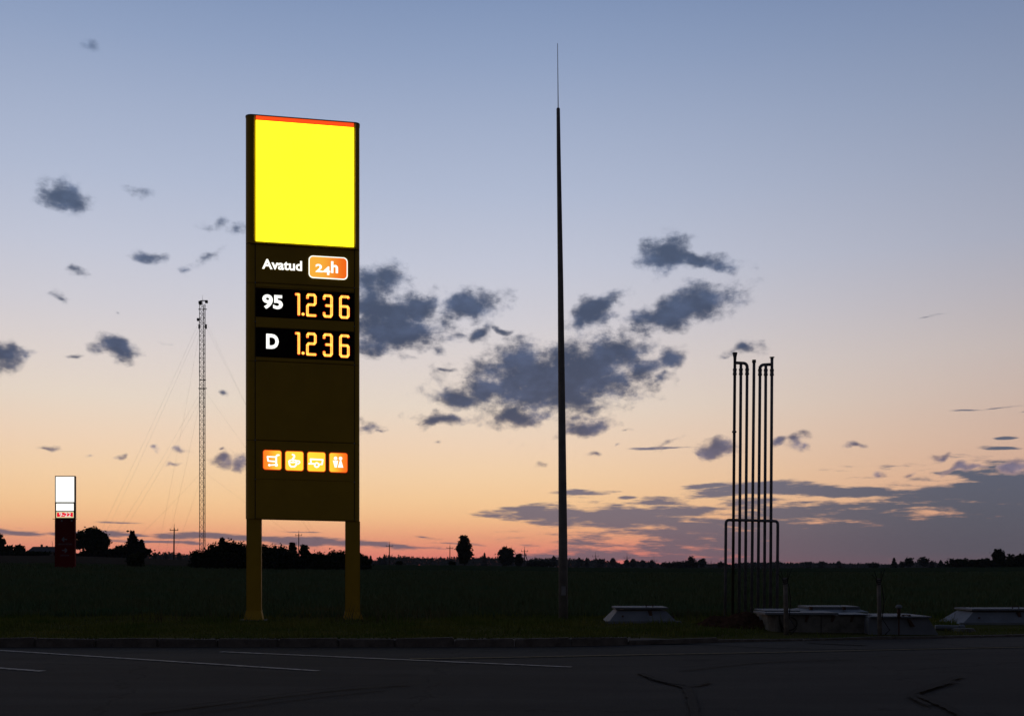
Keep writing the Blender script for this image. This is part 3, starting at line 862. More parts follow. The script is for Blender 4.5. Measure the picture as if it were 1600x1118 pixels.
# posts with flared feet
for a, b, fx0, fx1, pyb, py_t in ((384.6, 407.6, 380, 411.5, 967, 809.0), (539.3, 562.6, 535, 570, 971, 813.5)):
    u0, u1 = U(a), U(b)
    post = sb(MB().box(u0, u1, 0.03, 0.33, 0.0 if a < 500 else -0.02, V(a, py_t) + 0.02), 'post', M['sign_yellow'], sign, 0.02)
    f0 = MB().hexa([(U(fx0), -0.06, -0.03), (U(fx1), -0.06, -0.03), (U(fx1), 0.42, -0.03), (U(fx0), 0.42, -0.03)],
                   [(u0 - .004, 0.026, 0.24), (u1 + .004, 0.026, 0.24), (u1 + .004, 0.334, 0.24), (u0 - .004, 0.334, 0.24)])
    sb(f0, 'post_foot', M['sign_yellow'], sign, 0.008)
for a, b in ((374, 418), (527, 592)):
    sb(MB().box(U(a), U(b), -0.16, 0.55, -0.16, 0.028), 'footing_slab', M['concrete'], sign, 0.012)

# ------------------------------------------------------------------ lightning mast
b0 = at(880, 967, 0.0)
Yp = 24.6
xb = (880.2 - 800) / F * Yp
zb = tz(xb, Yp)
def lp(px, py): 
    return Vector(((px - 800) / F * Yp - xb, 0, EYE + (HZ - py) / F * Yp - zb))
mast = empty('lightning_mast', (xb, Yp, zb))
tag(mast, 'slender grey tapering lightning mast with thin rod tip', 'pole')
k = Yp / F
prof = [(880.3, 968, 7.3), (879.6, 840, 6.85), (877.8, 640, 5.6), (875.8, 440, 4.4), (873.0, 240, 3.15), (872.2, 170.5, 2.75)]
pts = [lp(a, b) for a, b, r in prof]
pts[0].z = -0.1
MB().tube(pts, [r * k for a, b, r in prof], 16).build('shaft', M['pole_grey'], mast, True)
MB().tube([lp(872.2, 171), lp(872.15, 169)], [3.0 * k, 2.2 * k], 12).build('cap', M['pole_grey'], mast)
MB().tube([lp(872.15, 170), lp(871.2, 68)], [0.75 * k, 0.42 * k], 8).build('rod', M['galv'], mast)
MB().box(-0.18, 0.18, -0.18, 0.18, -0.1, 0.0).build('base_plate', M['concrete'], mast)
MB().box(-0.05, 0.05, -0.118, -0.08, 0.55, 0.75).build('inspection_door', M['galv'], mast)

# ------------------------------------------------------------------ vent pipes
Yv = 24.7
def vp(px, py, dy=0.0): return Vector(((px - 800) / F * Yv, Yv + dy, EYE + (HZ - py) / F * Yv))
vroot_p = vp(1173, 968); vroot_p.z = tz(vroot_p.x, Yv)
vent = empty('vent_pipes', vroot_p)
tag(vent, 'cluster of seven tall steel vent pipes in a low pipe frame', 'vent pipes')
kv = Yv / F
def V3(px, py, dy=0.0): return vp(px, py, dy) - vroot_p
PIPES = [(1148.3, 1144.6, 559), (1157.7, 1154.6, 569), (1167.4, 1164.2, 572), (1178.2, 1174.2, 563), (1187.6, 1184.0, 572), (1196.6, 1194.0, 569), (1206.2, 1203.6, 560)]
for i, (xt, xb_, yt) in enumerate(PIPES):
    bot = V3(xb_, 972); bot.z = -0.12
    top = V3(xt, yt)
    dark = 0.3 if i == 0 else 0
    pr = 2.35 * kv
    o = MB().tube([bot, bot.lerp(top, 0.5), top], pr, 10).build('vent_pipe', M['dark_frame'] if i == 0 else M['pipe_steel'], vent, True)
    def on(py):   # point on pipe axis at photo row
        t = (972 - py) / (972 - yt)
        return bot.lerp(top, t) if py < 960 else bot
    # couplings
    cols = {0: [577, 584, 673], 1: [577, 584], 2: [577, 584], 3: [565], 4: [578, 585], 5: [578, 585], 6: [578, 585]}[i]
    for cy in cols:
        a, b = on(cy + 1.2), on(cy - 1.2)
        MB().tube([a, b], 3.3 * kv if cy != 673 else 3.6 * kv, 10).build('coupling', M['pipe_steel'], o)
    for cy in cols[:1] if i != 3 else []:
        a, b = on(585), on(576)
        MB().tube([a, b], 2.8 * kv, 10).build('sleeve', M['pipe_steel'], o)
    if i in (0, 6):
        c = V3(xt, 551.5 if i == 0 else 558.5)
        MB().tube([V3(xt, yt + 2), V3(xt, yt - 1) , c], [2.4 * kv, 2.5 * kv, 3.9 * kv], 12).build('vent_cap', M['pipe_steel'], o)
        MB().tube([c, c + Vector((0, 0, 0.9 * kv))], [3.9 * kv, 3.9 * kv], 12).build('cap_rim', M['pipe_steel'], o)
    if i == 3:
        c = V3(xt, 562)
        MB().tube([V3(xt, 566), c], [2.9 * kv, 3.0 * kv], 12).build('vent_cap', M['pipe_steel'], o)
def elbow(px_a, px_b, py_bar, py_down, name):
    r = 6
    s = 1 if px_b > px_a else -1
    pts = [V3(px_a, py_bar)]
    pts.append(V3(px_b - s * r, py_bar + 0.6))
    for t in range(1, 6):
        a = t / 5 * math.pi / 2
        pts.append(V3(px_b - s * r + s * r * math.sin(a), py_bar + 0.6 + r - r * math.cos(a)))
    pts.append(V3(px_b, py_down))
    return MB().tube(pts, 2.45 * kv, 10).build(name, M['pipe_steel'], vent, True)
elbow(1148.4, 1167.4, 566.5, 580, 'manifold_bend')
elbow(1206.2, 1187.5, 569.0, 582, 'manifold_bend')
# frame: two posts and a bar
def fr():
    pts = []
    a0 = V3(1131.9, 972); a0.z = -0.1
    pts.append(a0); pts.append(V3(1133.2, 818))
    for t in range(1, 5):
        a = t / 4 * math.pi / 2
        pts.append(V3(1133.2 + 5 - 5 * math.cos(a), 817 - 5 * math.sin(a)))
    pts.append(V3(1170, 812.6))
    for t in range(0, 5):
        a = t / 4 * math.pi / 2
        pts.append(V3(1209.4 + 4.6 * math.sin(a), 818.4 - 4.6 * math.cos(a)))
    pts.append(V3(1214, 830))
    e_ = V3(1212.6, 972); e_.z = -0.1; pts.append(e_)
    return pts
fpts = [p + Vector((0, -0.075, 0)) for p in fr()]
MB().tube(fpts, 2.3 * kv, 10).build('pipe_frame', M['pipe_steel'], vent, True)
for i, (xt, xb_, yt) in enumerate(PIPES):
    c = V3(xb_ + (xt - xb_) * (972 - 813) / (972 - yt), 813, -0.03)
    MB().box(c.x - 0.045, c.x + 0.045, c.y - 0.012, c.y + 0.075, c.z - 0.018, c.z + 0.018).build('clamp', M['galv'], vent)

# ------------------------------------------------------------------ tank covers
def metal_hatch(px0, px1, py_base, tx0, tx1, py_top, depth, label, lid_over=0.05):
    Yb = hit((px0 + px1) / 2, py_base)
    x0, x1 = (px0 - 800) / F * Yb, (px1 - 800) / F * Yb
    cx = (x0 + x1) / 2
    zg = tz(cx, Yb)
    iy = 0.32
    Yt = Yb + iy
    t0, t1 = (tx0 - 800) / F * Yt, (tx1 - 800) / F * Yt
    ztop = EYE + (HZ - py_top) / F * Yt - zg
    r = empty('tank_hatch', (cx, Yb + depth / 2, zg))
    tag(r, label, 'tank hatch', 'steel hatches over the underground tanks')
    hd = depth / 2
    body = MB().hexa([(x0 - cx, -hd, -0.08), (x1 - cx, -hd, -0.08), (x1 - cx, hd, -0.08), (x0 - cx, hd, -0.08)],
                     [(t0 - cx + lid_over, -hd + iy, ztop - .07), (t1 - cx - lid_over, -hd + iy, ztop - .07), (t1 - cx - lid_over, hd - iy, ztop - .07), (t0 - cx + lid_over, hd - iy, ztop - .07)])
    body.build('hood', M['white_paint'], r)
    lid = MB().box(t0 - cx, t1 - cx, -hd + iy - lid_over, hd - iy + lid_over, ztop - .040, ztop)
    soft(lid.build('lid', M['white_paint'], r), 0.012, 2)
    hx = t0 - cx + (t1 - t0) * 0.66
    MB().tube([(hx - .07, -hd + iy + .1, ztop), (hx - .07, -hd + iy + .1, ztop + .045), (hx + .07, -hd + iy + .1, ztop + .045), (hx + .07, -hd + iy + .1, ztop)], 0.011, 6).build('handle', M['rust'], r)
    zl = ztop - 0.13
    yl = -hd + iy * (zl + .08) / (ztop + .01)
    MB().hexa([(hx - .02, yl - .05, zl - .1), (hx + .05, yl - .05, zl - .1), (hx + .05, yl - .0, zl - .1), (hx - .02, yl - .0, zl - .1)],
              [(hx - .05, yl - .03, zl + .06), (hx + .02, yl - .03, zl + .06), (hx + .02, yl + .03, zl + .06), (hx - .05, yl + .03, zl + .06)]).build('latch', M['rust'], r)
    for s in (0.15, 0.85):
        xx = t0 - cx + (t1 - t0) * s
        MB().box(xx - .03, xx + .03, hd - iy + .02, hd - iy + .09, ztop - .05, ztop + .012).build('hinge', M['rust'], r)
    MB().box(x0 - cx + 0.02, x1 - cx - 0.02, -hd - 0.014, -hd + .02, -0.05, 0.045).build('base_angle', M['white_paint'], r)
    # bolt heads on the sloping front
    for s in (0.24, 0.9):
        xx = x0 - cx + (x1 - x0) * s
        MB().box(xx - .018, xx + .018, -hd + iy * .45 - .02, -hd + iy * .45 + .02, ztop * .38, ztop * .38 + .035).build('bolt', M['rust'], r)
    return r
metal_hatch(945, 1066, 973, 961, 1044, 948.2, 1.5, 'low grey steel tank hatch alone in grass between lightning mast and vent pipes')
metal_hatch(1498, 1650, 976, 1517, 1628, 950.5, 1.5, 'grey steel tank hatch cut by the edge of view, beyond a white pipe')

# concrete chamber with a flat lid and a raised hood
Yb = 21.25
def cx_(px): return (px - 800) / F * Yb
zg = 0.05
ch = empty('tank_chamber', (cx_(1278), Yb, zg))
tag(ch, 'rough concrete tank chamber with flat lid and raised steel hood', 'tank chamber')
ox = cx_(1278)
zt = EYE + (HZ - 960.5) / F * Yb - zg
x0, x1 = cx_(1202) - ox, cx_(1357) - ox
# body in two cast pieces: a rounded left end and a straight right end
lp_ = [(x0 + .22 - .22 * math.cos(a), .22 - .22 * math.sin(a)) for a in np.linspace(0, math.pi / 2, 7)]
pl = lp_ + [(0.05, 0.0), (0.05, 1.5), (x0 + .1, 1.5)]
MB().hexa([(a + (0.03 if i < 4 else 0), b, -0.1) for i, (a, b) in enumerate(pl)], [(a, b, zt) for a, b in pl]).build('wall', M['concrete'], ch)
soft(MB().box(0.056, x1, 0.012, 1.5, -0.1, zt - .004).build('wall', M['concrete'], ch), 0.02, 2)
zl = EYE + (HZ - 957.4) / F * Yb - zg
soft(MB().box(cx_(1194.5) - ox, cx_(1309) - ox, -0.06, 1.0, zt + .006, zl + .012).build('flat_lid', M['white_paint'], ch), 0.01, 2)
soft(MB().box(cx_(1204) - ox, cx_(1262) - ox, 0.5, 1.5, zl + .014, zl + 0.034).build('flat_lid', M['white_paint'], ch), 0.01, 2)
soft(MB().box(cx_(1312) - ox, cx_(1361) - ox, -0.05, 1.4, zt + .004, zt + .02).build('flat_lid', M['white_paint'], ch), 0.006, 1)
# hood behind
Yh = Yb + 0.95
hx0, hx1 = (1256 - 800) / F * Yh - ox, (1358 - 800) / F * Yh - ox
tx0, tx1 = (1262 - 800) / F * (Yh + .3) - ox, (1343 - 800) / F * (Yh + .3) - ox
zh = EYE + (HZ - 947) / F * (Yh + .3) - zg
MB().hexa([(hx0, 0.95 + .0, zt + .022), (hx1, 0.95, zt + .022), (hx1, 2.3, zt + .022), (hx0, 2.3, zt + .022)],
          [(tx0 + .03, 1.25, zh - .045), (tx1 - .03, 1.25, zh - .045), (tx1 - .03, 2.0, zh - .045), (tx0 + .03, 2.0, zh - .045)]).build('hood', M['white_paint'], ch)
soft(MB().box(tx0, tx1, 1.2, 2.05, zh - .043, zh).build('hood_lid', M['white_paint'], ch), 0.01, 2)
for px in (1269, 1321):
    xx = (px - 800) / F * Yh - ox
    MB().box(xx - .025, xx + .025, 1.0, 1.09, zt + .06, zt + .13).build('latch', M['rust'], ch)
for px in (1260, 1301, 1331):
    xx = cx_(px) - ox
    MB().hexa([(xx - .03, -.02, zt - .13), (xx + .0, -.02, zt - .13), (xx + .0, .03, zt - .13), (xx - .03, .03, zt - .13)],
              [(xx - .01, -.02, zt), (xx + .05, -.02, zt), (xx + .05, .03, zt), (xx - .01, .03, zt)]).build('bracket', M['rust'], ch)
cb = []
for t in np.linspace(0, 1, 24):
    a = t * math.pi
    cb.append((cx_(1222) - ox - 0.10 * math.sin(a) + .05 * t, -0.03 - 0.05 * math.sin(a), 0.02 + (zt - .02) * (1 - abs(2 * t - 1))))
cab = MB().tube(cb, 0.012, 6).build('cable', M['rubber'], ch)
cb2 = [(cx_(1232) - ox + 0.16 * math.sin(t), -0.03, zt * .55 + 0.13 * math.cos(t)) for t in np.linspace(0.2, 4.6, 20)]
MB().tube(cb2, 0.010, 6).build('cable', M['rubber'], ch)

# white pit with flat lid next to it
Yq = 20.95
def qx(px): return (px - 800) / F * Yq
zq = 0.05
pit = empty('tank_pit', (qx(1408), Yq, zq))
tag(pit, 'pale low tank pit with thin flat lid and sloping end', 'tank pit')
oq = qx(1408)
zt2 = EYE + (HZ - 965.0) / F * Yq - zq
MB().hexa([(qx(1358.5) - oq, 0, -.1), (qx(1471) - oq, 0, -.1), (qx(1471) - oq, 1.3, -.1), (qx(1358.5) - oq, 1.3, -.1)],
          [(qx(1358.5) - oq, 0.05, zt2), (qx(1452) - oq, 0.05, zt2), (qx(1452) - oq, 1.25, zt2), (qx(1358.5) - oq, 1.25, zt2)]).build('wall', M['white_paint'], pit)
soft(MB().box(qx(1359) - oq, qx(1455) - oq, -0.03, 1.3, zt2 + .003, zt2 + .035).build('lid', M['white_paint'], pit), 0.008, 2)
for px in (1413, 1423):
    xx = qx(px) - oq
    MB().box(xx - .02, xx + .02, .05, .1, zt2 + .034, zt2 + .062).build('hinge', M['rust'], pit)
MB().tube([(qx(1413) - oq, .07, zt2 + .055), (qx(1423) - oq, .07, zt2 + .055)], 0.01, 6).build('handle', M['rust'], pit)
xx = qx(1424) - oq
MB().hexa([(xx - .02, -.03, zt2 - .16), (xx + .06, -.03, zt2 - .16), (xx + .06, .03, zt2 - .16), (xx - .02, .03, zt2 - .16)],
          [(xx - .07, -.02, zt2 - .02), (xx - .03, -.02, zt2 - .02), (xx - .03, .04, zt2 - .02), (xx - .07, .04, zt2 - .02)]).build('latch', M['rust'], pit)

# mushroom vent
Ym = 20.85
mx = (1404.5 - 800) / F * Ym
mv = empty('mushroom_vent', (mx, Ym, 0.05))
tag(mv, 'small mushroom topped vent pipe standing before the pale tank pit', 'vent pipe')
ztv = EYE + (HZ - 944) / F * Ym - .05
MB().tube([(0, 0, -.1), (0, 0, ztv - .08)], 0.014, 8).build('stem', M['rust'], mv)
MB().lathe((0, 0, 0), [(0.032, ztv - .25), (0.034, ztv - .07)], 10).build('collar', M['rust'], mv, True)
MB().lathe((0, 0, 0), [(0.03, ztv - .075), (0.066, ztv - .06), (0.062, ztv - .035), (0.04, ztv - .008), (0.002, ztv)], 14).build('cap', M['white_paint'], mv, True)

# marker posts with twisted wire ends
def wire_post(px, py_top, py_base, wpx, Yq_, label):
    x = (px - 800) / F * Yq_
    z0 = max(0.0, tz(x, Yq_))
    r = empty('marker_post', (x, Yq_, z0))
    tag(r, label, 'post', 'wire tied posts in front of the tanks')
    h = EYE + (HZ - py_top) / F * Yq_ - z0
    rr_ = wpx / 2 * Yq_ / F
    MB().tube([(0.01, 0, -.15), (0.0, 0, h * .5), (-0.015, 0, h)], [rr_ * 1.1, rr_, rr_ * .92], 10).build('shaft', M['wood'], r, True)
    for s, L, up in ((-1, .05, .19), (1, .085, .22), (1, .02, .20), (-1, .10, .12)):
        a = Vector((-0.015 + s * rr_ * .8, -rr_ * .6, h - .10))
        MB().tube([a, a + Vector((s * L * .35, 0, up * .35 + .05)), a + Vector((s * L, 0.02, up + .05))], 0.006, 5).build('wire_end', M['rubber'], r)
    wrap = [(rr_ * 1.15 * math.cos(t) - .014, rr_ * 1.15 * math.sin(t), h - .14 + .006 * t) for t in np.linspace(0, 18, 60)]
    MB().tube(wrap, 0.007, 5).build('wire_wrap', M['rubber'], r)
    dn = [(rr_ * 1.1, -rr_ * .5, h - .12), (rr_ * 1.4 + .02, -.04, h * .6), (rr_ * 1.2, -.03, h * .3), (rr_ * 2 + .1, -.05, .12), (rr_ * 1.6, -.06, 0.0)]
    MB().tube(dn, 0.009, 5).build('cable', M['rubber'], r)
    return r
wire_post(1228, 902, 988, 7.2, 20.75, 'grey wooden post with twisted wire top before the concrete chamber')
wire_post(1374, 903, 989, 6.4, 20.6, 'thinner grey post with twisted wire top before the pale tank pit')

# white pipe lying in the grass
pa, pb = at(1462, 977.5, 22.0), at(1500, 978.5, 22.0)
za = tz(pa.x, 22.0) + .05
lpz = empty('drain_pipe', ((pa.x + pb.x) / 2, 22.0, za))
tag(lpz, 'short white pipe lying on grass beside the tank covers', 'pipe')
hw = (pb.x - pa.x) / 2
MB().tube([(-hw, 0, 0.0), (hw, 0, -.01)], 0.055, 12).build('tube', M['white_paint'], lpz, True)
MB().tube([(hw - .02, 0, -.01), (hw + .08, 0, -.012)], 0.068, 12).build('socket', M['white_paint'], lpz, True)
st = at(1506, 981, 21.8)
sl = MB()
ring = [(0.26 * math.cos(a) * (1 + .15 * math.sin(3 * a)), 0.2 * math.sin(a) * (1 + .1 * math.cos(2 * a))) for a in np.linspace(0, 2 * math.pi, 11)[:-1]]
sl.hexa([(a, b, -.05) for a, b in ring], [(a * .85, b * .85, .06) for a, b in ring])
s_ = soft(sl.build('stone_slab', M['concrete'], None, False, (st.x, st.y, tz(st.x, st.y))), 0.02, 2)
tag(s_, 'flat pale stone lying by the white pipe in the grass', 'stone')

# soil heap by the vent pipes
sx0 = at(1165, 982, 22.2)
n_ = 26
sv = []; sf = []
for i in range(n_):
    for j in range(n_):
        a = (i / (n_ - 1) - .5) * 2; b = (j / (n_ - 1) - .5) * 2
        r2 = a * a + b * b
        hgt = 0.22 * max(0, 1 - r2) ** 0.8 * (1 + .5 * math.sin(a * 7 + b * 3) * math.sin(b * 6 - a * 2)) + random.uniform(-.012, .03) * (r2 < .9)
        X_, Y_ = sx0.x + a * 1.0, sx0.y + 0.2 + b * .75
        sv.append((a * 1.0, b * .75, tz(X_, Y_) - tz(sx0.x, sx0.y) - .03 + hgt))
for i in range(n_ - 1):
    for j in range(n_ - 1):
        sf.append((i * n_ + j, (i + 1) * n_ + j, (i + 1) * n_ + j + 1, i * n_ + j + 1))
so = MB().add(sv, sf).build('soil_heap', M['soil'], None, False, (sx0.x, sx0.y + .2, tz(sx0.x, sx0.y)))
tag(so, 'low heap of bare reddish soil in front of the vent pipes', 'soil heap')

# ------------------------------------------------------------------ second totem across the field
Yr = hit(102, 888.0)
kr = Yr / F
rp = foot(102.3, Yr)
red = empty('red_totem', rp)
tag(red, 'distant dark red totem with glowing white panels and opening hours', 'sign')
def R(px, py): return ((px - 102.3) * kr, (HZ - py) * kr + EYE - rp.z)
def rbox(px0, px1, py0, py1, y0, y1, name, m, parent=red):
    a, b = R(px0, py1), R(px1, py0)
    return MB().box(a[0], b[0], y0, y1, a[1], b[1]).build(name, m, parent)
rbox(86.6, 117.6, 809.6, 892, -.16, .2, 'lower_body', M['red_panel'])
rbox(86.9, 117.9, 743.2, 809.4, -.16, .2, 'upper_frame', M['dark_frame'])
rbox(88.3, 116.8, 744.6, 784.0, -.175, -.155, 'blank_light_panel', M['white_light'])
rbox(88.9, 116.1, 786.2, 797.6, -.175, -.155, 'blank_light_panel', M['white_light'])
hp = rbox(88.9, 116.0, 799.2, 808.4, -.175, -.155, 'hours_panel', M['cream_light'])
rbox(90.0, 115.0, 800.4, 807.0, -.182, -.170, 'hours_field', M['red_light'], hp)
vs_, fs_ = text_mesh('9-22', 0.012)
x0_ = min(a for a, b in vs_); x1_ = max(a for a, b in vs_); b0_ = min(b for a, b in vs_); b1_ = max(b for a, b in vs_)
A_, B_ = R(93.6, 807.0), R(112.0, 800.2)
MB().add([(A_[0] + (a - x0_) / (x1_ - x0_) * (B_[0] - A_[0]), -.188, A_[1] + (b - b0_) / (b1_ - b0_) * (B_[1] - A_[1])) for a, b in vs_], fs_).build('lettering', M['white_soft'], hp)
rbox(83.4, 121.2, 810.0, 810.7, -.2, -.15, 'lamp_bracket', M['rust'])
for px in (97.6, 113.2):
    a = R(px, 813.2)
    MB().tube([(a[0], -.2, a[1]), (a[0], -.16, a[1])], 0.10, 10).build('fixing', M['galv'], red)
def arrow(px, py, s):
    mb = MB()
    def q(x, y): return R(px + s * x, py + y)
    def st_(pts, wd): 
        for i in range(len(pts) - 1):
            a, b = Vector(pts[i]), Vector(pts[i + 1]); d = (b - a).normalized(); n = Vector((-d.y, d.x)) * wd / 2
            mb.add([(a.x + n.x, -.170 - .001 * i, a.y + n.y), (a.x - n.x, -.170 - .001 * i, a.y - n.y), (b.x - n.x, -.170 - .001 * i, b.y - n.y), (b.x + n.x, -.170 - .001 * i, b.y + n.y)], [(0, 1, 2, 3)])
    st_([q(-4, 0), q(4, 0)], 0.13)
    st_([q(0.6, -3.2), q(4.2, 0), q(0.6, 3.2)], 0.15)
    return mb.build('arrow', M['grey_print'], red)
arrow(102.0, 842.2, -1); arrow(101.6, 859.3, 1)
def wordbar(px0, px1, py0, py1, n):
    mb = MB()
    for i in range(n):
        a = px0 + (px1 - px0) * i / n; b = a + (px1 - px0) / n * .68
        u0, w0 = R(a, py1); u1, w1 = R(b, py0)
        t = 0.22 * (u1 - u0)
        mb.add([(u0, -.170, w0), (u0 + t, -.170, w0), (u0 + t, -.170, w1), (u0, -.170, w1)], [(0, 1, 2, 3)])
        mb.add([(u1 - t, -.170, w0), (u1, -.170, w0), (u1, -.170, w1), (u1 - t, -.170, w1)], [(0, 1, 2, 3)])
        if i % 2: mb.add([(u0 + t, -.170, (w0 + w1) / 2), (u1 - t, -.170, (w0 + w1) / 2), (u1 - t, -.170, (w0 + w1) / 2 + t), (u0 + t, -.170, (w0 + w1) / 2 + t)], [(0, 1, 2, 3)])
    return mb.build('small_lettering', M['grey_print'], red)
wordbar(91.5, 114.5, 848.2, 851.0, 9); wordbar(95, 109.5, 865.6, 868.6, 6)

# ------------------------------------------------------------------ guyed mast
YT = 350.0
kt = YT / F
fp = foot(316.6, YT)
gm = empty('radio_mast', fp)
tag(gm, 'very tall guyed lattice radio mast with drum antennas', 'mast')
def T(px, py): return ((px - 316.6) * kt, EYE + (HZ - py) * kt - fp.z)
zt_ = T(316.6, 476)[1]
R3 = 4.7 * kt
leg_xy = [(R3 * math.cos(a), R3 * math.sin(a)) for a in (math.radians(200), math.radians(340), math.radians(90))]
for a, b in leg_xy:
    MB().tube([(a, b, 0), (a, b, zt_)], 0.11, 6).build('mast_leg', M['mast_steel'], gm)
lat = MB()
nb = 58
for i in range(nb):
    z0, z1 = zt_ * i / nb, zt_ * (i + 1) / nb
    for j in range(3):
        p, q = leg_xy[j], leg_xy[(j + 1) % 3]
        if i % 2: p, q = q, p
        lat.tube([(p[0], p[1], z0), (q[0], q[1], z1)], 0.065, 4, False)
        lat.tube([(p[0], p[1], z1), (q[0], q[1], z1)], 0.05, 4, False)
lt = lat.build('lattice', M['mast_steel'], gm); lt['kind'] = 'stuff'
def drum(px, py, wpx, hpx, name='drum_antenna'):
    c = T(px, py)
    o = MB().tube([(c[0] - wpx / 2 * kt, -.3, c[1]), (c[0] + wpx / 2 * kt, -.3, c[1])], hpx / 2 * kt, 12).build(name, M['mast_dark'], gm)
    return o
drum(313.4, 473.0, 4.4, 5.6); drum(323.0, 471.6, 3.6, 4.8); drum(309.8, 499.4, 2.6, 4.8)
MB().tube([(T(311, 499)[0], -.2, T(311, 499)[1]), (T(314, 499)[0], 0, T(314, 499)[1])], .18, 6).build('antenna_arm', M['mast_dark'], gm)
a, b = T(313, 470), T(324, 469.5)
MB().tube([(a[0], -.1, a[1]), (b[0], -.1, b[1])], .16, 6).build('cross_arm', M['mast_dark'], gm)
for py, h in ((483, 5.5), (606.5, 5.5), (593, 4)):
    a, b = T(316.6 - h - 1.2, py), T(316.6 + h + 1.2, py)
    MB().tube([(a[0], 0, a[1]), (b[0], 0, b[1])], .13, 6).build('cross_arm', M['mast_steel'], gm)
for s in (-1, 1):
    a = T(316.6 + s * 5.4, 510)
    MB().tube([(a[0], 0, a[1] - .7), (a[0], 0, a[1] + .7)], .28, 8).build('panel_antenna', M['mast_dark'], gm)
    c = T(316.6 + s * 3, 507)
    MB().tube([(c[0], 0, c[1]), (a[0], 0, a[1] + .6)], .08, 5).build('antenna_arm', M['mast_steel'], gm)
for py in (580, 627, 560):
    a = T(311.4, py)
    MB().tube([(a[0], 0, a[1] - 1.4), (a[0], 0, a[1] + 1.4)], .09, 6).build('whip_antenna', M['mast_steel'], gm)
    c = T(314, py)
    MB().tube([(a[0], 0, a[1]), (c[0], 0, c[1])], .06, 5).build('antenna_arm', M['mast_steel'], gm)
MB().tube([(0, 0, zt_), (0, 0, T(316, 461)[1])], [.07, .03], 6).build('lightning_rod', M['mast_steel'], gm)
ANC = [(foot(150, 350.0), (490, 500, 606, 618, 735)), (foot(262, 285.0), (490, 606, 735)), (foot(523, 400.0), (490, 500, 606, 735))]
for an, rows in ANC:
    for i, py in enumerate(rows):
        p0 = Vector((0, 0, T(316.6, py)[1]))
        p1 = an - fp + Vector((i * 2.0 - 3, 0, 0))
        pts = []
        for t in np.linspace(0, 1, 9):
            p = p0.lerp(p1, float(t)); p.z -= 1.2 * math.sin(math.pi * t)
            pts.append(p)
        MB().tube(pts, 0.014, 4, False).build('guy_wire', M['galv'], gm)

# ------------------------------------------------------------------ power poles
def power_pole(px, py_top, Y, label, arms=1, lean=0.0, thick=0.15, brace=False):
    f = foot(px, Y)
    r = empty('power_pole', f)
    tag(r, label, 'power pole', 'wooden power poles across the fields')
    h = EYE + (HZ - py_top) / F * Y - f.z
    top = Vector((lean * h, 0, h))
    MB().tube([(0, 0, -.5), top], [thick * 1.25, thick * .85], 8).build('pole', M['wood_dark'], r)
    s = max(1.0, Y / 330.0)
    for i in range(arms):
        z = h - (0.6 + i * 1.1) * s
        c = Vector((lean * z, 0, z))
        w_ = (1.0 - .25 * i) * s
        MB().tube([c + Vector((-w_, -.15, 0)), c + Vector((w_, -.15, 0))], thick * .5, 6).build('cross_arm', M['wood_dark'], r)
        for q in (-1, 1):
            MB().tube([c + Vector((q * w_ * .92, -.15, 0)), c + Vector((q * w_ * .92, -.15, .45 * s))], thick * .45, 6).build('insulator', M['mast_dark'], r)
    MB().tube([top, top + Vector((0, 0, .9 * s))], thick * .35, 6).build('top_pin', M['mast_dark'], r)
    if brace:
        MB().tube([Vector((1.6 * s, 0, -.5)), top + Vector((0, 0, -.8 * s))], thick * .9, 6).build('brace', M['wood_dark'], r)
    return r
power_pole(271.6, 824, 260, 'nearest leaning power pole between red totem and radio mast', 1, 0.012, .16)
power_pole(466.8, 833, 330, 'power pole showing between the yellow totem posts', 1, 0, .15)
power_pole(608.4, 850, 420, 'slim power pole beside the yellow totem on bare horizon', 1, 0, .18)
power_pole(703, 853, 560, 'power pole just beside the lone narrow tree', 1, 0.0, .22)
power_pole(799.6, 857, 620, 'power pole rising out of the round tree crown', 1, 0.0, .2)
power_pole(819.6, 858, 620, 'braced double arm power pole between round tree and lightning mast', 2, 0.0, .26, True)
power_pole(930.5, 866, 900, 'first faint power pole past the lightning mast', 1, 0.0, .25)
power_pole(979.7, 868, 1000, 'faint power pole above the gap in the far trees', 1, 0.0, .28)
power_pole(1021.8, 873, 1100, 'faint power pole above small far trees before the hump', 1, 0.0, .28)
power_pole(1111, 877, 900, 'faint power pole in the notch close to vent pipes', 1, 0.0, .22)

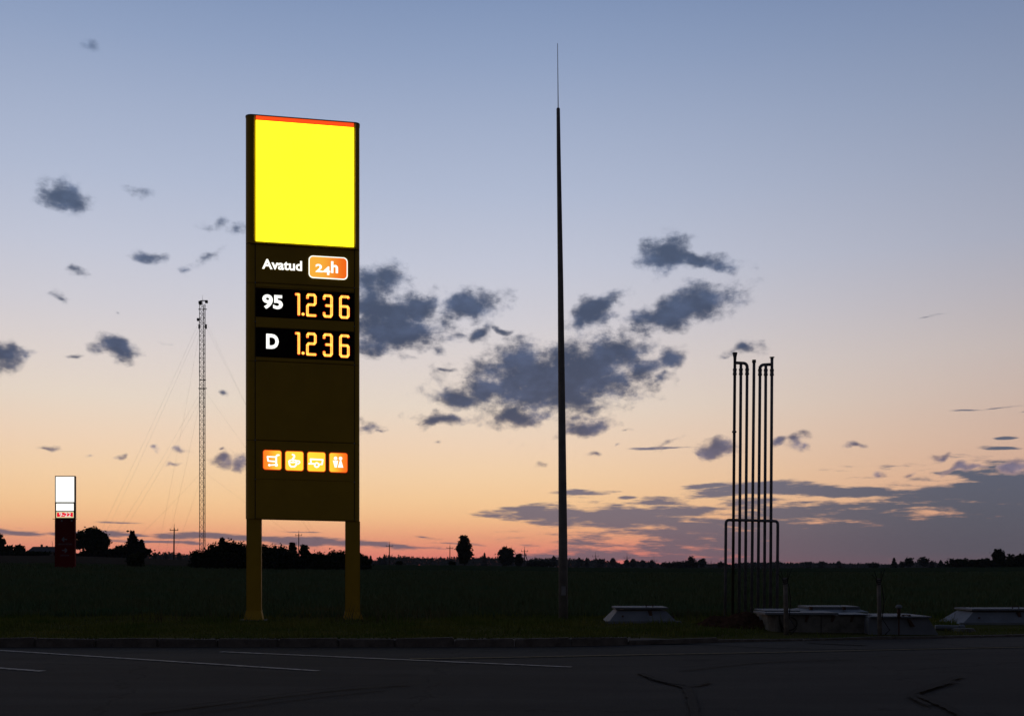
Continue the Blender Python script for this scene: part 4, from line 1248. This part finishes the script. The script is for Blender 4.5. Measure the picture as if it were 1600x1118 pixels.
# ------------------------------------------------------------------ vegetation
def leaf_quads(pts, size, nrm=None):
    n = len(pts)
    a = rng.normal(size=(n, 3)); a /= np.linalg.norm(a, axis=1)[:, None]
    b = rng.normal(size=(n, 3)); b -= a * (a * b).sum(1)[:, None]; b /= np.linalg.norm(b, axis=1)[:, None]
    s = (size * rng.uniform(.6, 1.35, n))[:, None]
    v = np.stack([pts - a * s, pts + b * s * .62, pts + a * s, pts - b * s * .62], 1)
    return v.reshape(-1, 3)
def quads_obj(name, vs, m, parent):
    n = len(vs) // 4
    return np_mesh(name, vs, np.arange(4 * n).reshape(n, 4), m, parent)
def crown_points(kind, W, H, n):
    """points of a crown standing on z=0, width W, height H"""
    if kind == 'spruce':
        t = rng.uniform(0, 1, n) ** 1.35
        z = t * H
        tier = 0.72 + 0.28 * np.abs(np.sin(t * H / max(H / 9, .2) * math.pi))
        r = W / 2 * (1 - t) ** 0.7 * tier * np.sqrt(rng.uniform(.05, 1, n))
        a = rng.uniform(0, 2 * math.pi, n)
        return np.stack([r * np.cos(a), r * np.sin(a), z], 1)
    if kind == 'column':
        k = 60
        t = rng.uniform(.03, .97, k)
        env = np.sin(np.clip(t, 0, 1) * math.pi) ** .7 * (1.12 - .35 * t)
        a = rng.uniform(0, 2 * math.pi, k); rr_ = W / 2 * env * rng.uniform(.1, .95, k)
        c = np.stack([rr_ * np.cos(a), rr_ * np.sin(a), t * H], 1)
        sd = np.stack([W * .085 * np.ones(k), W * .085 * np.ones(k), H * .03 * np.ones(k)], 1)
    elif kind == 'bush':
        k = 34
        a = rng.uniform(0, 2 * math.pi, k); q = np.sqrt(rng.uniform(0, 1, k))
        c = np.stack([W * .36 * q * np.cos(a), W * .3 * q * np.sin(a), H * (.08 + .86 * rng.uniform(0, 1, k) * (1 - .28 * q))], 1)
        sd = np.stack([W * .075 * np.ones(k), W * .07 * np.ones(k), H * .075 * np.ones(k)], 1)
    elif kind == 'low':      # wide hedge
        k = 40
        c = np.stack([W * rng.uniform(-.47, .47, k), W * .04 * rng.normal(size=k), H * rng.uniform(.1, .72, k)], 1)
        sd = np.stack([W * .035 * np.ones(k), W * .03 * np.ones(k), H * .14 * np.ones(k)], 1)
    elif kind == 'sparse':
        k = 15
        t = rng.uniform(.15, .95, k)
        a = rng.uniform(0, 2 * math.pi, k); rr_ = W / 2 * np.sin(t * math.pi) ** .6 * rng.uniform(.2, .9, k)
        c = np.stack([rr_ * np.cos(a), rr_ * np.sin(a), t * H], 1)
        sd = np.stack([W * .085 * np.ones(k), W * .085 * np.ones(k), H * .05 * np.ones(k)], 1)
    else:                    # round
        k = 60
        d = rng.normal(size=(k, 3)); d /= np.linalg.norm(d, axis=1)[:, None]
        q = rng.uniform(.2, 1, k) ** .5
        c = d * q[:, None] * np.array([W * .38, W * .38, H * .42]) + np.array([0, 0, H * .50])
        sd = np.stack([W * .075 * np.ones(k), W * .075 * np.ones(k), H * .06 * np.ones(k)], 1)
    i = rng.integers(0, k, n)
    p = c[i] + rng.normal(size=(n, 3)) * sd[i]
    p[:, 2] = np.clip(p[:, 2], 0.02 * H, H * 1.03)
    return p
GROUP_T = 'trees along the far edge of the fields'
def tree(kind, px, py_top, wpx, Y, label, n=900, leaf=None, m='leaf_dark', crown0=None, group=GROUP_T, cat='tree', base_drop=0.0):
    f = foot(px, Y); f.z -= base_drop
    r = empty({'spruce': 'spruce_tree', 'bush': 'bush', 'low': 'hedge', 'column': 'narrow_tree', 'sparse': 'thin_tree'}.get(kind, 'round_tree'), f)
    tag(r, label, cat, group)
    H_ = EYE + (HZ - py_top) / F * Y - f.z
    W_ = wpx * Y / F
    c0 = {'spruce': .06, 'bush': 0.0, 'low': 0.0, 'column': .08, 'sparse': .22}.get(kind, .14) if crown0 is None else crown0
    z0 = c0 * H_
    hh = H_ - z0
    if leaf is None: leaf = 1.5 * Y / F
    p = crown_points(kind, W_, hh, n)
    # fill the heart of the crown with larger leaves so that the sky does not sieve through everywhere
    ns = n // 9
    stray = crown_points(kind, W_ * 1.04, hh, ns) + rng.normal(size=(ns, 3)) * np.array([W_ * .055, W_ * .055, hh * .035])
    p = np.concatenate([p, stray])
    nf = n // 6 if kind not in ('sparse',) else n // 12
    pf = crown_points(kind, W_ * .66, hh * .82, nf)
    pf[:, 2] += hh * .03
    vs = np.concatenate([leaf_quads(p, leaf), leaf_quads(pf, leaf * 2.0)])
    vs[:, 2] = np.maximum(vs[:, 2], -z0 + .0)
    o = quads_obj('crown', vs + np.array([0, 0, z0]), M[m], r)
    tr = MB()
    th = H_ * (.86 if kind != 'low' else .4)
    rb = max(0.02 * H_, W_ * .028) if kind not in ('bush', 'low') else .06
    tr.tube([(0, 0, -.3), (0.01 * H_, 0, th * .5), (0, .01 * H_, th)], [rb, rb * .6, rb * .15], 7)
    nl = 3 if kind == 'spruce' else 7
    for i in range(nl):
        a = random.uniform(0, 2 * math.pi); t = random.uniform(.3, .75)
        s = Vector((0, 0, th * t)); L = W_ * .36 * random.uniform(.7, 1)
        e_ = s + Vector((math.cos(a) * L, math.sin(a) * L, L * .5 if kind != 'spruce' else -L * .1))
        e_.z = min(e_.z, H_ * .93)
        tr.tube([s, s.lerp(e_, .5) + Vector((0, 0, L * .06)), e_], [rb * .4, rb * .25, rb * .08], 5)
    tr.build('trunk', M['bark'], r)
    return r

# black thicket beside and behind the yellow totem
TH_ = [(318, 857, 34, 888.5, 'bush', 0), (333, 848, 32, 889, 'bush', 0), (346, 841, 13, 888, 'column', 0), (357, 842, 26, 889, 'round', 0), (368, 843, 30, 889, 'bush', 0),
       (378, 846, 26, 889, 'bush', 0), (412, 850, 26, 889.5, 'bush', 0), (432, 850, 22, 889, 'bush', 0), (446, 853, 34, 889.5, 'bush', 0), (457, 849, 13, 889, 'column', 0),
       (476, 852, 15, 889, 'column', 0), (492, 862, 28, 890, 'bush', 0), (504, 862, 30, 890, 'bush', 0), (526, 858, 30, 890, 'bush', 0), (540, 864, 30, 890, 'bush', 0), (563, 864, 20, 889, 'bush', 0), (573, 871, 12, 888, 'bush', 0)]
TL = ['outermost sprawling bush of the thicket by the radio mast', 'spiky bush just behind the outermost thicket bush', 'tallest pointed tree in the thicket by the radio mast', 'rounded tree next to the tallest pointed one in the thicket',
      'broad bush against the near totem post', 'bush half hidden by the near totem post', 'bush just inside the near totem post', 'second bush inside the near totem post', 'broad bush between totem posts beside a power pole',
      'narrow pointed tree right before the power pole between the posts', 'narrow pointed tree right after the power pole between the posts', 'low bush following the pointed trees between the posts', 'thin topped low bush midway between the posts',
      'rounded bush close to the far totem post', 'bush touching the far totem post', 'bush showing just outside the far totem post', 'small end bush of the thicket outside the far post']
for (px, pt, wp, pb_, kind, _), lab in zip(TH_, TL):
    Y = hit(px, pb_)
    tree(kind, px, pt - 1.0, wp * 1.4, Y, lab, n=2400, m='leaf_dark', group='dark thicket around the yellow totem', cat='bush' if kind == 'bush' else 'tree', leaf=.15, crown0=0.0)
tree('low', 440, 868, 262, hit(440, 889.4) + 4, 'long dense undergrowth hedge filling the thicket behind the totem', n=6000, group='dark thicket around the yellow totem', cat='hedge', leaf=.24)
# left-hand trees
tree('round', 147, 821, 40, 230, 'largest round leafy tree beside the red totem', n=3600, m='leaf_dark', leaf=.34)
tree('round', 161, 831, 22, 232, 'smaller leafy tree joined to the largest one by the red totem', n=1600, leaf=.32)
tree('sparse', 125, 830, 24, 240, 'thin airy tree right against the red totem', n=900, leaf=.3)
tree('spruce', 207, 831, 34, 225, 'dark dense tree with pointed top between red totem and power pole', n=3000, m='leaf_spruce', leaf=.3, crown0=0.0)
tree('spruce', 221, 843, 16, 226, 'small spruce leaning on the dark dense pointed tree', n=900, m='leaf_spruce', leaf=.3)
tree('bush', 212, 860, 30, hit(212, 886), 'loose bush in the field before the dark pointed tree', n=1300, leaf=.16, cat='bush', group='bushes in the field', m='leaf_mid')
tree('round', 188, 851, 18, 240, 'low rounded tree between the large tree and the dark pointed one', n=800, leaf=.3)
tree('low', 175, 856, 120, 236, 'low dark hedge under the trees by the red totem', n=4200, cat='hedge', leaf=.34)
tree('column', -3, 833, 20, 220, 'tall tree cut off by the picture edge near the farmhouse', n=1400, leaf=.3)
tree('bush', 13, 850, 18, 235, 'first rounded bush between edge tree and farmhouse', n=900, leaf=.3, cat='bush', group='bushes by the farmhouse')
tree('bush', 30, 849, 20, 236, 'second rounded bush touching the farmhouse roof', n=900, leaf=.3, cat='bush', group='bushes by the farmhouse')
tree('low', 20, 861, 110, 215, 'ragged low hedge in front of the farmhouse', n=2800, cat='hedge', leaf=.28)
# middle distance
tree('column', 725.5, 837, 24, 300, 'lone narrow leafy tree on the open horizon', n=3200, leaf=.36, m='leaf_mid')
tree('round', 791, 854, 30, 480, 'dark round tree on the horizon before the lightning mast', n=1900, leaf=.6, crown0=.0)
tree('round', 811, 864, 14, 490, 'small tree tucked against the dark round one', n=700, leaf=.6, crown0=.05)
tree('bush', 624, 875.5, 12, 320, 'small lone bush between two power poles', n=500, leaf=.3, cat='bush', group='bushes in the field')
tree('bush', 706.5, 876, 12, 310, 'small bush at the foot of the pole by the narrow tree', n=500, leaf=.3, cat='bush', group='bushes in the field')
tree('low', 845, 875, 46, 600, 'dark low scrub before the lightning mast', n=900, leaf=.6, cat='hedge')
# right-hand trees
tree('round', 1560, 857, 20, 320, 'round topped tree standing above the last dark hedge', n=1500, leaf=.42)
tree('low', 1545, 872, 130, 318, 'dark hedge climbing towards the picture edge under a tree', n=3200, cat='hedge', leaf=.46)
tree('low', 1605, 866, 60, 300, 'taller dense hedge end beyond the round topped tree', n=2600, cat='hedge', leaf=.46)
FAR = [  # kind, px, py_top, width, Y, label
 ('round', 1080, 868, 17, 700, 'taller tree on the hump near the vent pipes'), ('round', 1097, 871, 15, 705, 'second tree on the hump nearer the vent pipes'),
 ('low', 1060, 876, 60, 700, 'dense copse under the two trees on the hump'), ('round', 1126, 877, 11, 720, 'small tree just outside the pipe frame'),
 ('spruce', 1397, 871, 12, 620, 'lone pointed spruce past the thinner wire post'), ('round', 1420, 870, 17, 640, 'leafy tree next after the lone spruce'),
 ('round', 1409, 876, 9, 645, 'small tree between lone spruce and leafy tree'), ('round', 1443, 868, 20, 640, 'open crowned tree with gaps beyond the leafy tree'), ('spruce', 1456, 876, 7, 640, 'tiny spruce after the open crowned tree'),
 ('spruce', 1470, 875, 12, 640, 'twin topped small spruce before the horizon gap'), ('bush', 1364, 878, 20, 640, 'rounded dark bush behind the thinner wire post'), ('round', 1497, 878, 14, 420, 'first low tree after the horizon gap'),
 ('round', 1533, 872, 14, 360, 'middle low tree before the round topped one'),
 ('round', 1263, 876, 12, 1000, 'first bump shaped tree past the wooden post'), ('round', 1284, 876, 16, 1000, 'second bump shaped tree past the wooden post'), ('round', 1311, 876, 8, 1000, 'third small bump shaped tree past the wooden post'),
 ('spruce', 757, 864, 9, 900, 'pointed tree between narrow tree and dark round tree'), ('spruce', 865, 868, 10, 900, 'pointed tree right behind the lightning mast'),
 ('round', 905, 871, 12, 1000, 'first roundish far tree past the lightning mast'), ('spruce', 917, 871, 7, 1000, 'small pointed far tree past the lightning mast'), ('round', 938, 871, 16, 1000, 'widest roundish far tree past the lightning mast'),
 ('sparse', 958, 872, 10, 1000, 'thin far tree before the glowing gap'), ('sparse', 979, 873, 9, 1000, 'thin far tree over the glowing gap'), ('round', 989, 872, 10, 1000, 'far tree just after the glowing gap'), ('round', 1004, 874, 9, 1000, 'second far tree after the glowing gap'),
 ('round', 1018, 874, 9, 1000, 'third far tree after the glowing gap'), ('spruce', 601, 866, 9, 1000, 'far spruce beside the slim pole by the yellow totem'), ('spruce', 579, 868, 8, 1000, 'far spruce next to the end of the thicket'), ('spruce', 593, 869.5, 7, 1000, 'middle far spruce between thicket and slim pole'),
 ('round', 258.5, 860, 6, 900, 'tiny far tree short of the leaning power pole'), ('round', 280, 862, 8, 900, 'tiny far tree past the leaning power pole'), ('round', 242, 862, 7, 900, 'tiny far tree after the small spruce'), ('round', 307, 858, 12, 400, 'rounded bush like tree at the foot of the radio mast')]
for kind, px, pt, wp, Y, lab in FAR:
    tree(kind, px, pt, wp, Y, lab, n=520 if kind != 'low' else 1500, leaf=.00075 * Y, m='leaf_spruce' if kind == 'spruce' else 'leaf_dark', cat='hedge' if kind == 'low' else ('bush' if kind == 'bush' else 'tree'), crown0=.02 if kind == 'round' else None)

# far wood as one mass
RX = [-900, -200, 0, 90, 180, 225, 243, 260, 280, 300, 320, 420, 560, 575, 586, 593, 602, 612, 640, 665, 690, 720, 745, 756, 766, 778, 800, 815, 824, 832, 843, 852, 865, 872, 890, 905, 917, 930, 945, 950, 960, 967, 976, 981, 990, 1003, 1018, 1030, 1045, 1062, 1080, 1100, 1108, 1125, 1140, 1150, 1165, 1200, 1217, 1226, 1240, 1262, 1274, 1284, 1300, 1311, 1322, 1345, 1365, 1382, 1400, 1430, 1460, 1478, 1500, 1540, 1600, 1900, 2600]
RY = [858, 860, 862, 862, 862, 863.5, 864, 863, 864, 865.5, 866, 868, 870, 872, 877, 872, 868.5, 868, 869.5, 870.5, 871, 870.5, 871, 868, 870.5, 870, 870, 873, 876, 872, 871, 873, 870.5, 871, 873, 873.5, 873.5, 874, 874, 877, 875, 880.5, 881.5, 878, 875.5, 877.5, 877, 882, 879, 878, 876, 877, 882, 880, 883, 881, 880, 880, 879, 881, 882, 879, 882, 880, 883, 880.5, 883, 882.5, 881, 884, 883.5, 880, 880, 885, 881, 880, 879, 876, 874]
allv = []
for layer, (Yl, lift, step) in enumerate(((1500, 0.0, 2.2), (1750, 0.8, 3.0))):
    px = -900.0
    while px < 2600:
        Y = Yl + rng.uniform(-90, 90)
        inside = -60 < px < 1660
        top = np.interp(px, RX, RY) + rng.uniform(-1.6, 1.2) + lift - 0.8 - 1.6 * float(px > 1150)
        x = (px - 800) / F * Y
        z0 = tz(x, Y) - 2.0
        z1 = EYE + (HZ - top) / F * Y
        H_ = max(2.5, z1 - z0)
        W_ = rng.uniform(7, 13)
        kind = 'spruce' if rng.uniform() < .45 else 'round'
        n = 70 if inside else 20
        p = crown_points(kind, W_, H_, n) if kind == 'spruce' else crown_points('round', W_, H_ * .9, n) + np.array([0, 0, H_ * .1])
        q = leaf_quads(p, 1.15)
        fill = np.stack([rng.uniform(-W_ * .42, W_ * .42, 14), rng.uniform(-2, 2, 14), rng.uniform(0, H_ * .84, 14)], 1)
        q = np.concatenate([q, leaf_quads(fill, 2.2)])
        allv.append(q + np.array([x, Y, z0]))
        px += step * rng.uniform(.7, 1.3) * (1 if inside else 3)
wood = quads_obj('far_woods', np.concatenate(allv), M['leaf_dark'], None)
tag(wood, 'long far belt of mixed woods along the horizon', 'woods', kind='stuff')

# ------------------------------------------------------------------ far buildings
Yf = 300.0
kf = Yf / F
fh = foot(64, Yf)
fz = fh.z
house = empty('farmhouse', fh)
tag(house, 'long low farmhouse with dark roof behind the red totem', 'farmhouse')
zr = EYE + (HZ - 853.0) * kf - fz; ze = EYE + (HZ - 861) * kf - fz
xa, xb2 = (42 - 64) * kf, (92 - 64) * kf
MB().box(xa + .4, xb2 - .4, 0, 7, -.5, ze).build('wall', M['house_wall'], house)
MB().add([(xa, -.4, ze - .1), (xb2, -.4, ze - .1), (xb2, 7.4, ze - .1), (xa, 7.4, ze - .1), (xa + .15, 3.5, zr), (xb2 - .15, 3.5, zr)],
         [(0, 1, 5, 4), (2, 3, 4, 5), (1, 2, 5), (3, 0, 4), (3, 2, 1, 0)]).build('roof', M['roof_dark'], house)
for px, t in ((56.5, 849.5), (64.5, 851.5)):
    x = (px - 64) * kf
    MB().box(x - .22, x + .22, 3.3, 3.8, zr - .5, EYE + (HZ - t) * kf - fz).build('chimney', M['house_wall'], house)
x = (73.8 - 64) * kf
MB().tube([(x, 3.5, zr - .3), (x - .12, 3.5, EYE + (HZ - 844.5) * kf - fz)], .05, 6).build('aerial', M['mast_dark'], house)
for i in range(4):
    x = xa + 1.4 + i * 2.0
    MB().box(x, x + .8, -.03, .02, ze - 1.3, ze - .4).build('window', M['display_black'], house)
Ys = 700.0
shf = foot(862, Ys)
shed = empty('white_shed', shf)
tag(shed, 'tiny white shed under far trees beside the lightning mast', 'shed')
ksd = Ys / F
MB().box(-7 * ksd, 7 * ksd, 0, 4, -.5, 1.6).build('wall', M['shed_white'], shed)
MB().hexa([(-7.6 * ksd, -.3, 1.61), (7.6 * ksd, -.3, 1.61), (7.6 * ksd, 4.3, 1.61), (-7.6 * ksd, 4.3, 1.61)],
          [(-7.4 * ksd, 1.8, 2.5), (7.4 * ksd, 1.8, 2.5), (7.4 * ksd, 2.2, 2.5), (-7.4 * ksd, 2.2, 2.5)]).build('roof', M['roof_dark'], shed)

# ------------------------------------------------------------------ grass and crop
def blades(x, y, h, wd, name, m, label, cat):
    n = len(x)
    z = terrain(x, y)
    a = rng.uniform(0, math.pi, n)
    dx, dy = np.cos(a) * wd, np.sin(a) * wd * .6
    lx, ly = rng.normal(size=n) * h * .32, rng.normal(size=n) * h * .32
    v = np.stack([np.stack([x - dx, y - dy, z - .02], 1), np.stack([x + dx, y + dy, z - .02], 1), np.stack([x + lx, y + ly, z + h], 1)], 1).reshape(-1, 3)
    o = np_mesh(name, v, np.arange(3 * n).reshape(n, 3), m)
    tag(o, label, cat, kind='stuff')
    return o
# exclude the footprints of tanks
def clear(x, y):
    k = np.ones(len(x), bool)
    px = 800 + F * x / y
    k &= ~((px > 1194) & (px < 1475) & (y > 20.5) & (y < 23.2))
    k &= ~((px > 1494) & (px < 1660) & (y > 22.3) & (y < 24.6))
    k &= ~((px > 942) & (px < 1068) & (y > 22.9) & (y < 24.9))
    k &= ~((px > 1000) & (px < 1110) & (y < kerb_y(x) + .55))
    return k
n = 120000
y = 18.3 + rng.uniform(0, 1, n) ** .9 * 9.5
x = rng.uniform(-.62, .62, n) * y
d = y - kerb_y(x)
dens = .35 + .65 * np.clip(.5 + .6 * np.sin(x * 1.7 + 2 * np.sin(y * 1.1)) * np.sin(y * 1.9 + x * .6), 0, 1)
k = (d > .14) & clear(x, y) & (rng.uniform(0, 1, n) < dens) & ~((x > 3.0) & (d < .9) & (rng.uniform(0, 1, n) < .75))
x, y = x[k], y[k]
tuft = np.clip(np.sin(x * 2.3 + 1.7 * np.sin(y * 1.7)) * np.sin(y * 2.9 + 1.3 * np.sin(x * 1.1)), 0, 1) ** 1.5
h = rng.uniform(.03, .10, len(x)) * (1 + 1.1 * (rng.uniform(0, 1, len(x)) > .96)) * (.75 + 1.3 * tuft)
blades(x, y, h, .012, 'verge_grass', M['grass'], 'short rough grass on the verge behind the kerb', 'grass')
n = 210000
y = 26.0 + rng.uniform(0, 1, n) ** 1.6 * 110
x = rng.uniform(-.62, .62, n) * y
k = clear(x, y)
x, y = x[k], y[k]
h = rng.uniform(.10, .34, len(x)) * (.55 + .45 * np.clip((y - 26) / 6, 0, 1))
blades(x, y, h, .02 + y * .0006, 'field_crop', M['crop'], 'low green crop covering the dark field', 'crop')
n = 2600
y = 23.5 + rng.uniform(0, 1, n) ** 2 * 8; x = rng.uniform(-.6, .6, n) * y
k = clear(x, y) & (np.sin(x * .8 + 1) * np.sin(y * .7 + x * .2) > .1)
x, y = x[k], y[k]
blades(x, y, rng.uniform(.22, .5, len(x)), .010, 'tall_weeds', M['weeds'], 'scattered tall dry weeds along the field edge', 'weeds')

# ------------------------------------------------------------------ haze
hz = MB().box(-3700, 3700, -3700, 3700, -5.0, 96.0)
hm = bpy.data.materials.new('haze'); hm.use_nodes = True
hm.node_tree.nodes.clear()
t = NB(hm.node_tree)
pv = t.n('ShaderNodeVolumePrincipled')
pv.inputs['Color'].default_value = (0.8, 0.84, 0.95, 1)
pv.inputs['Density'].default_value = 6.0e-5
pv.inputs['Anisotropy'].default_value = 0.0
out = t.n('ShaderNodeOutputMaterial')
t.link(pv.outputs[0], out.inputs['Volume'])
ho = hz.build('haze', hm)
tag(ho, 'thin evening haze over the fields', kind='stuff')
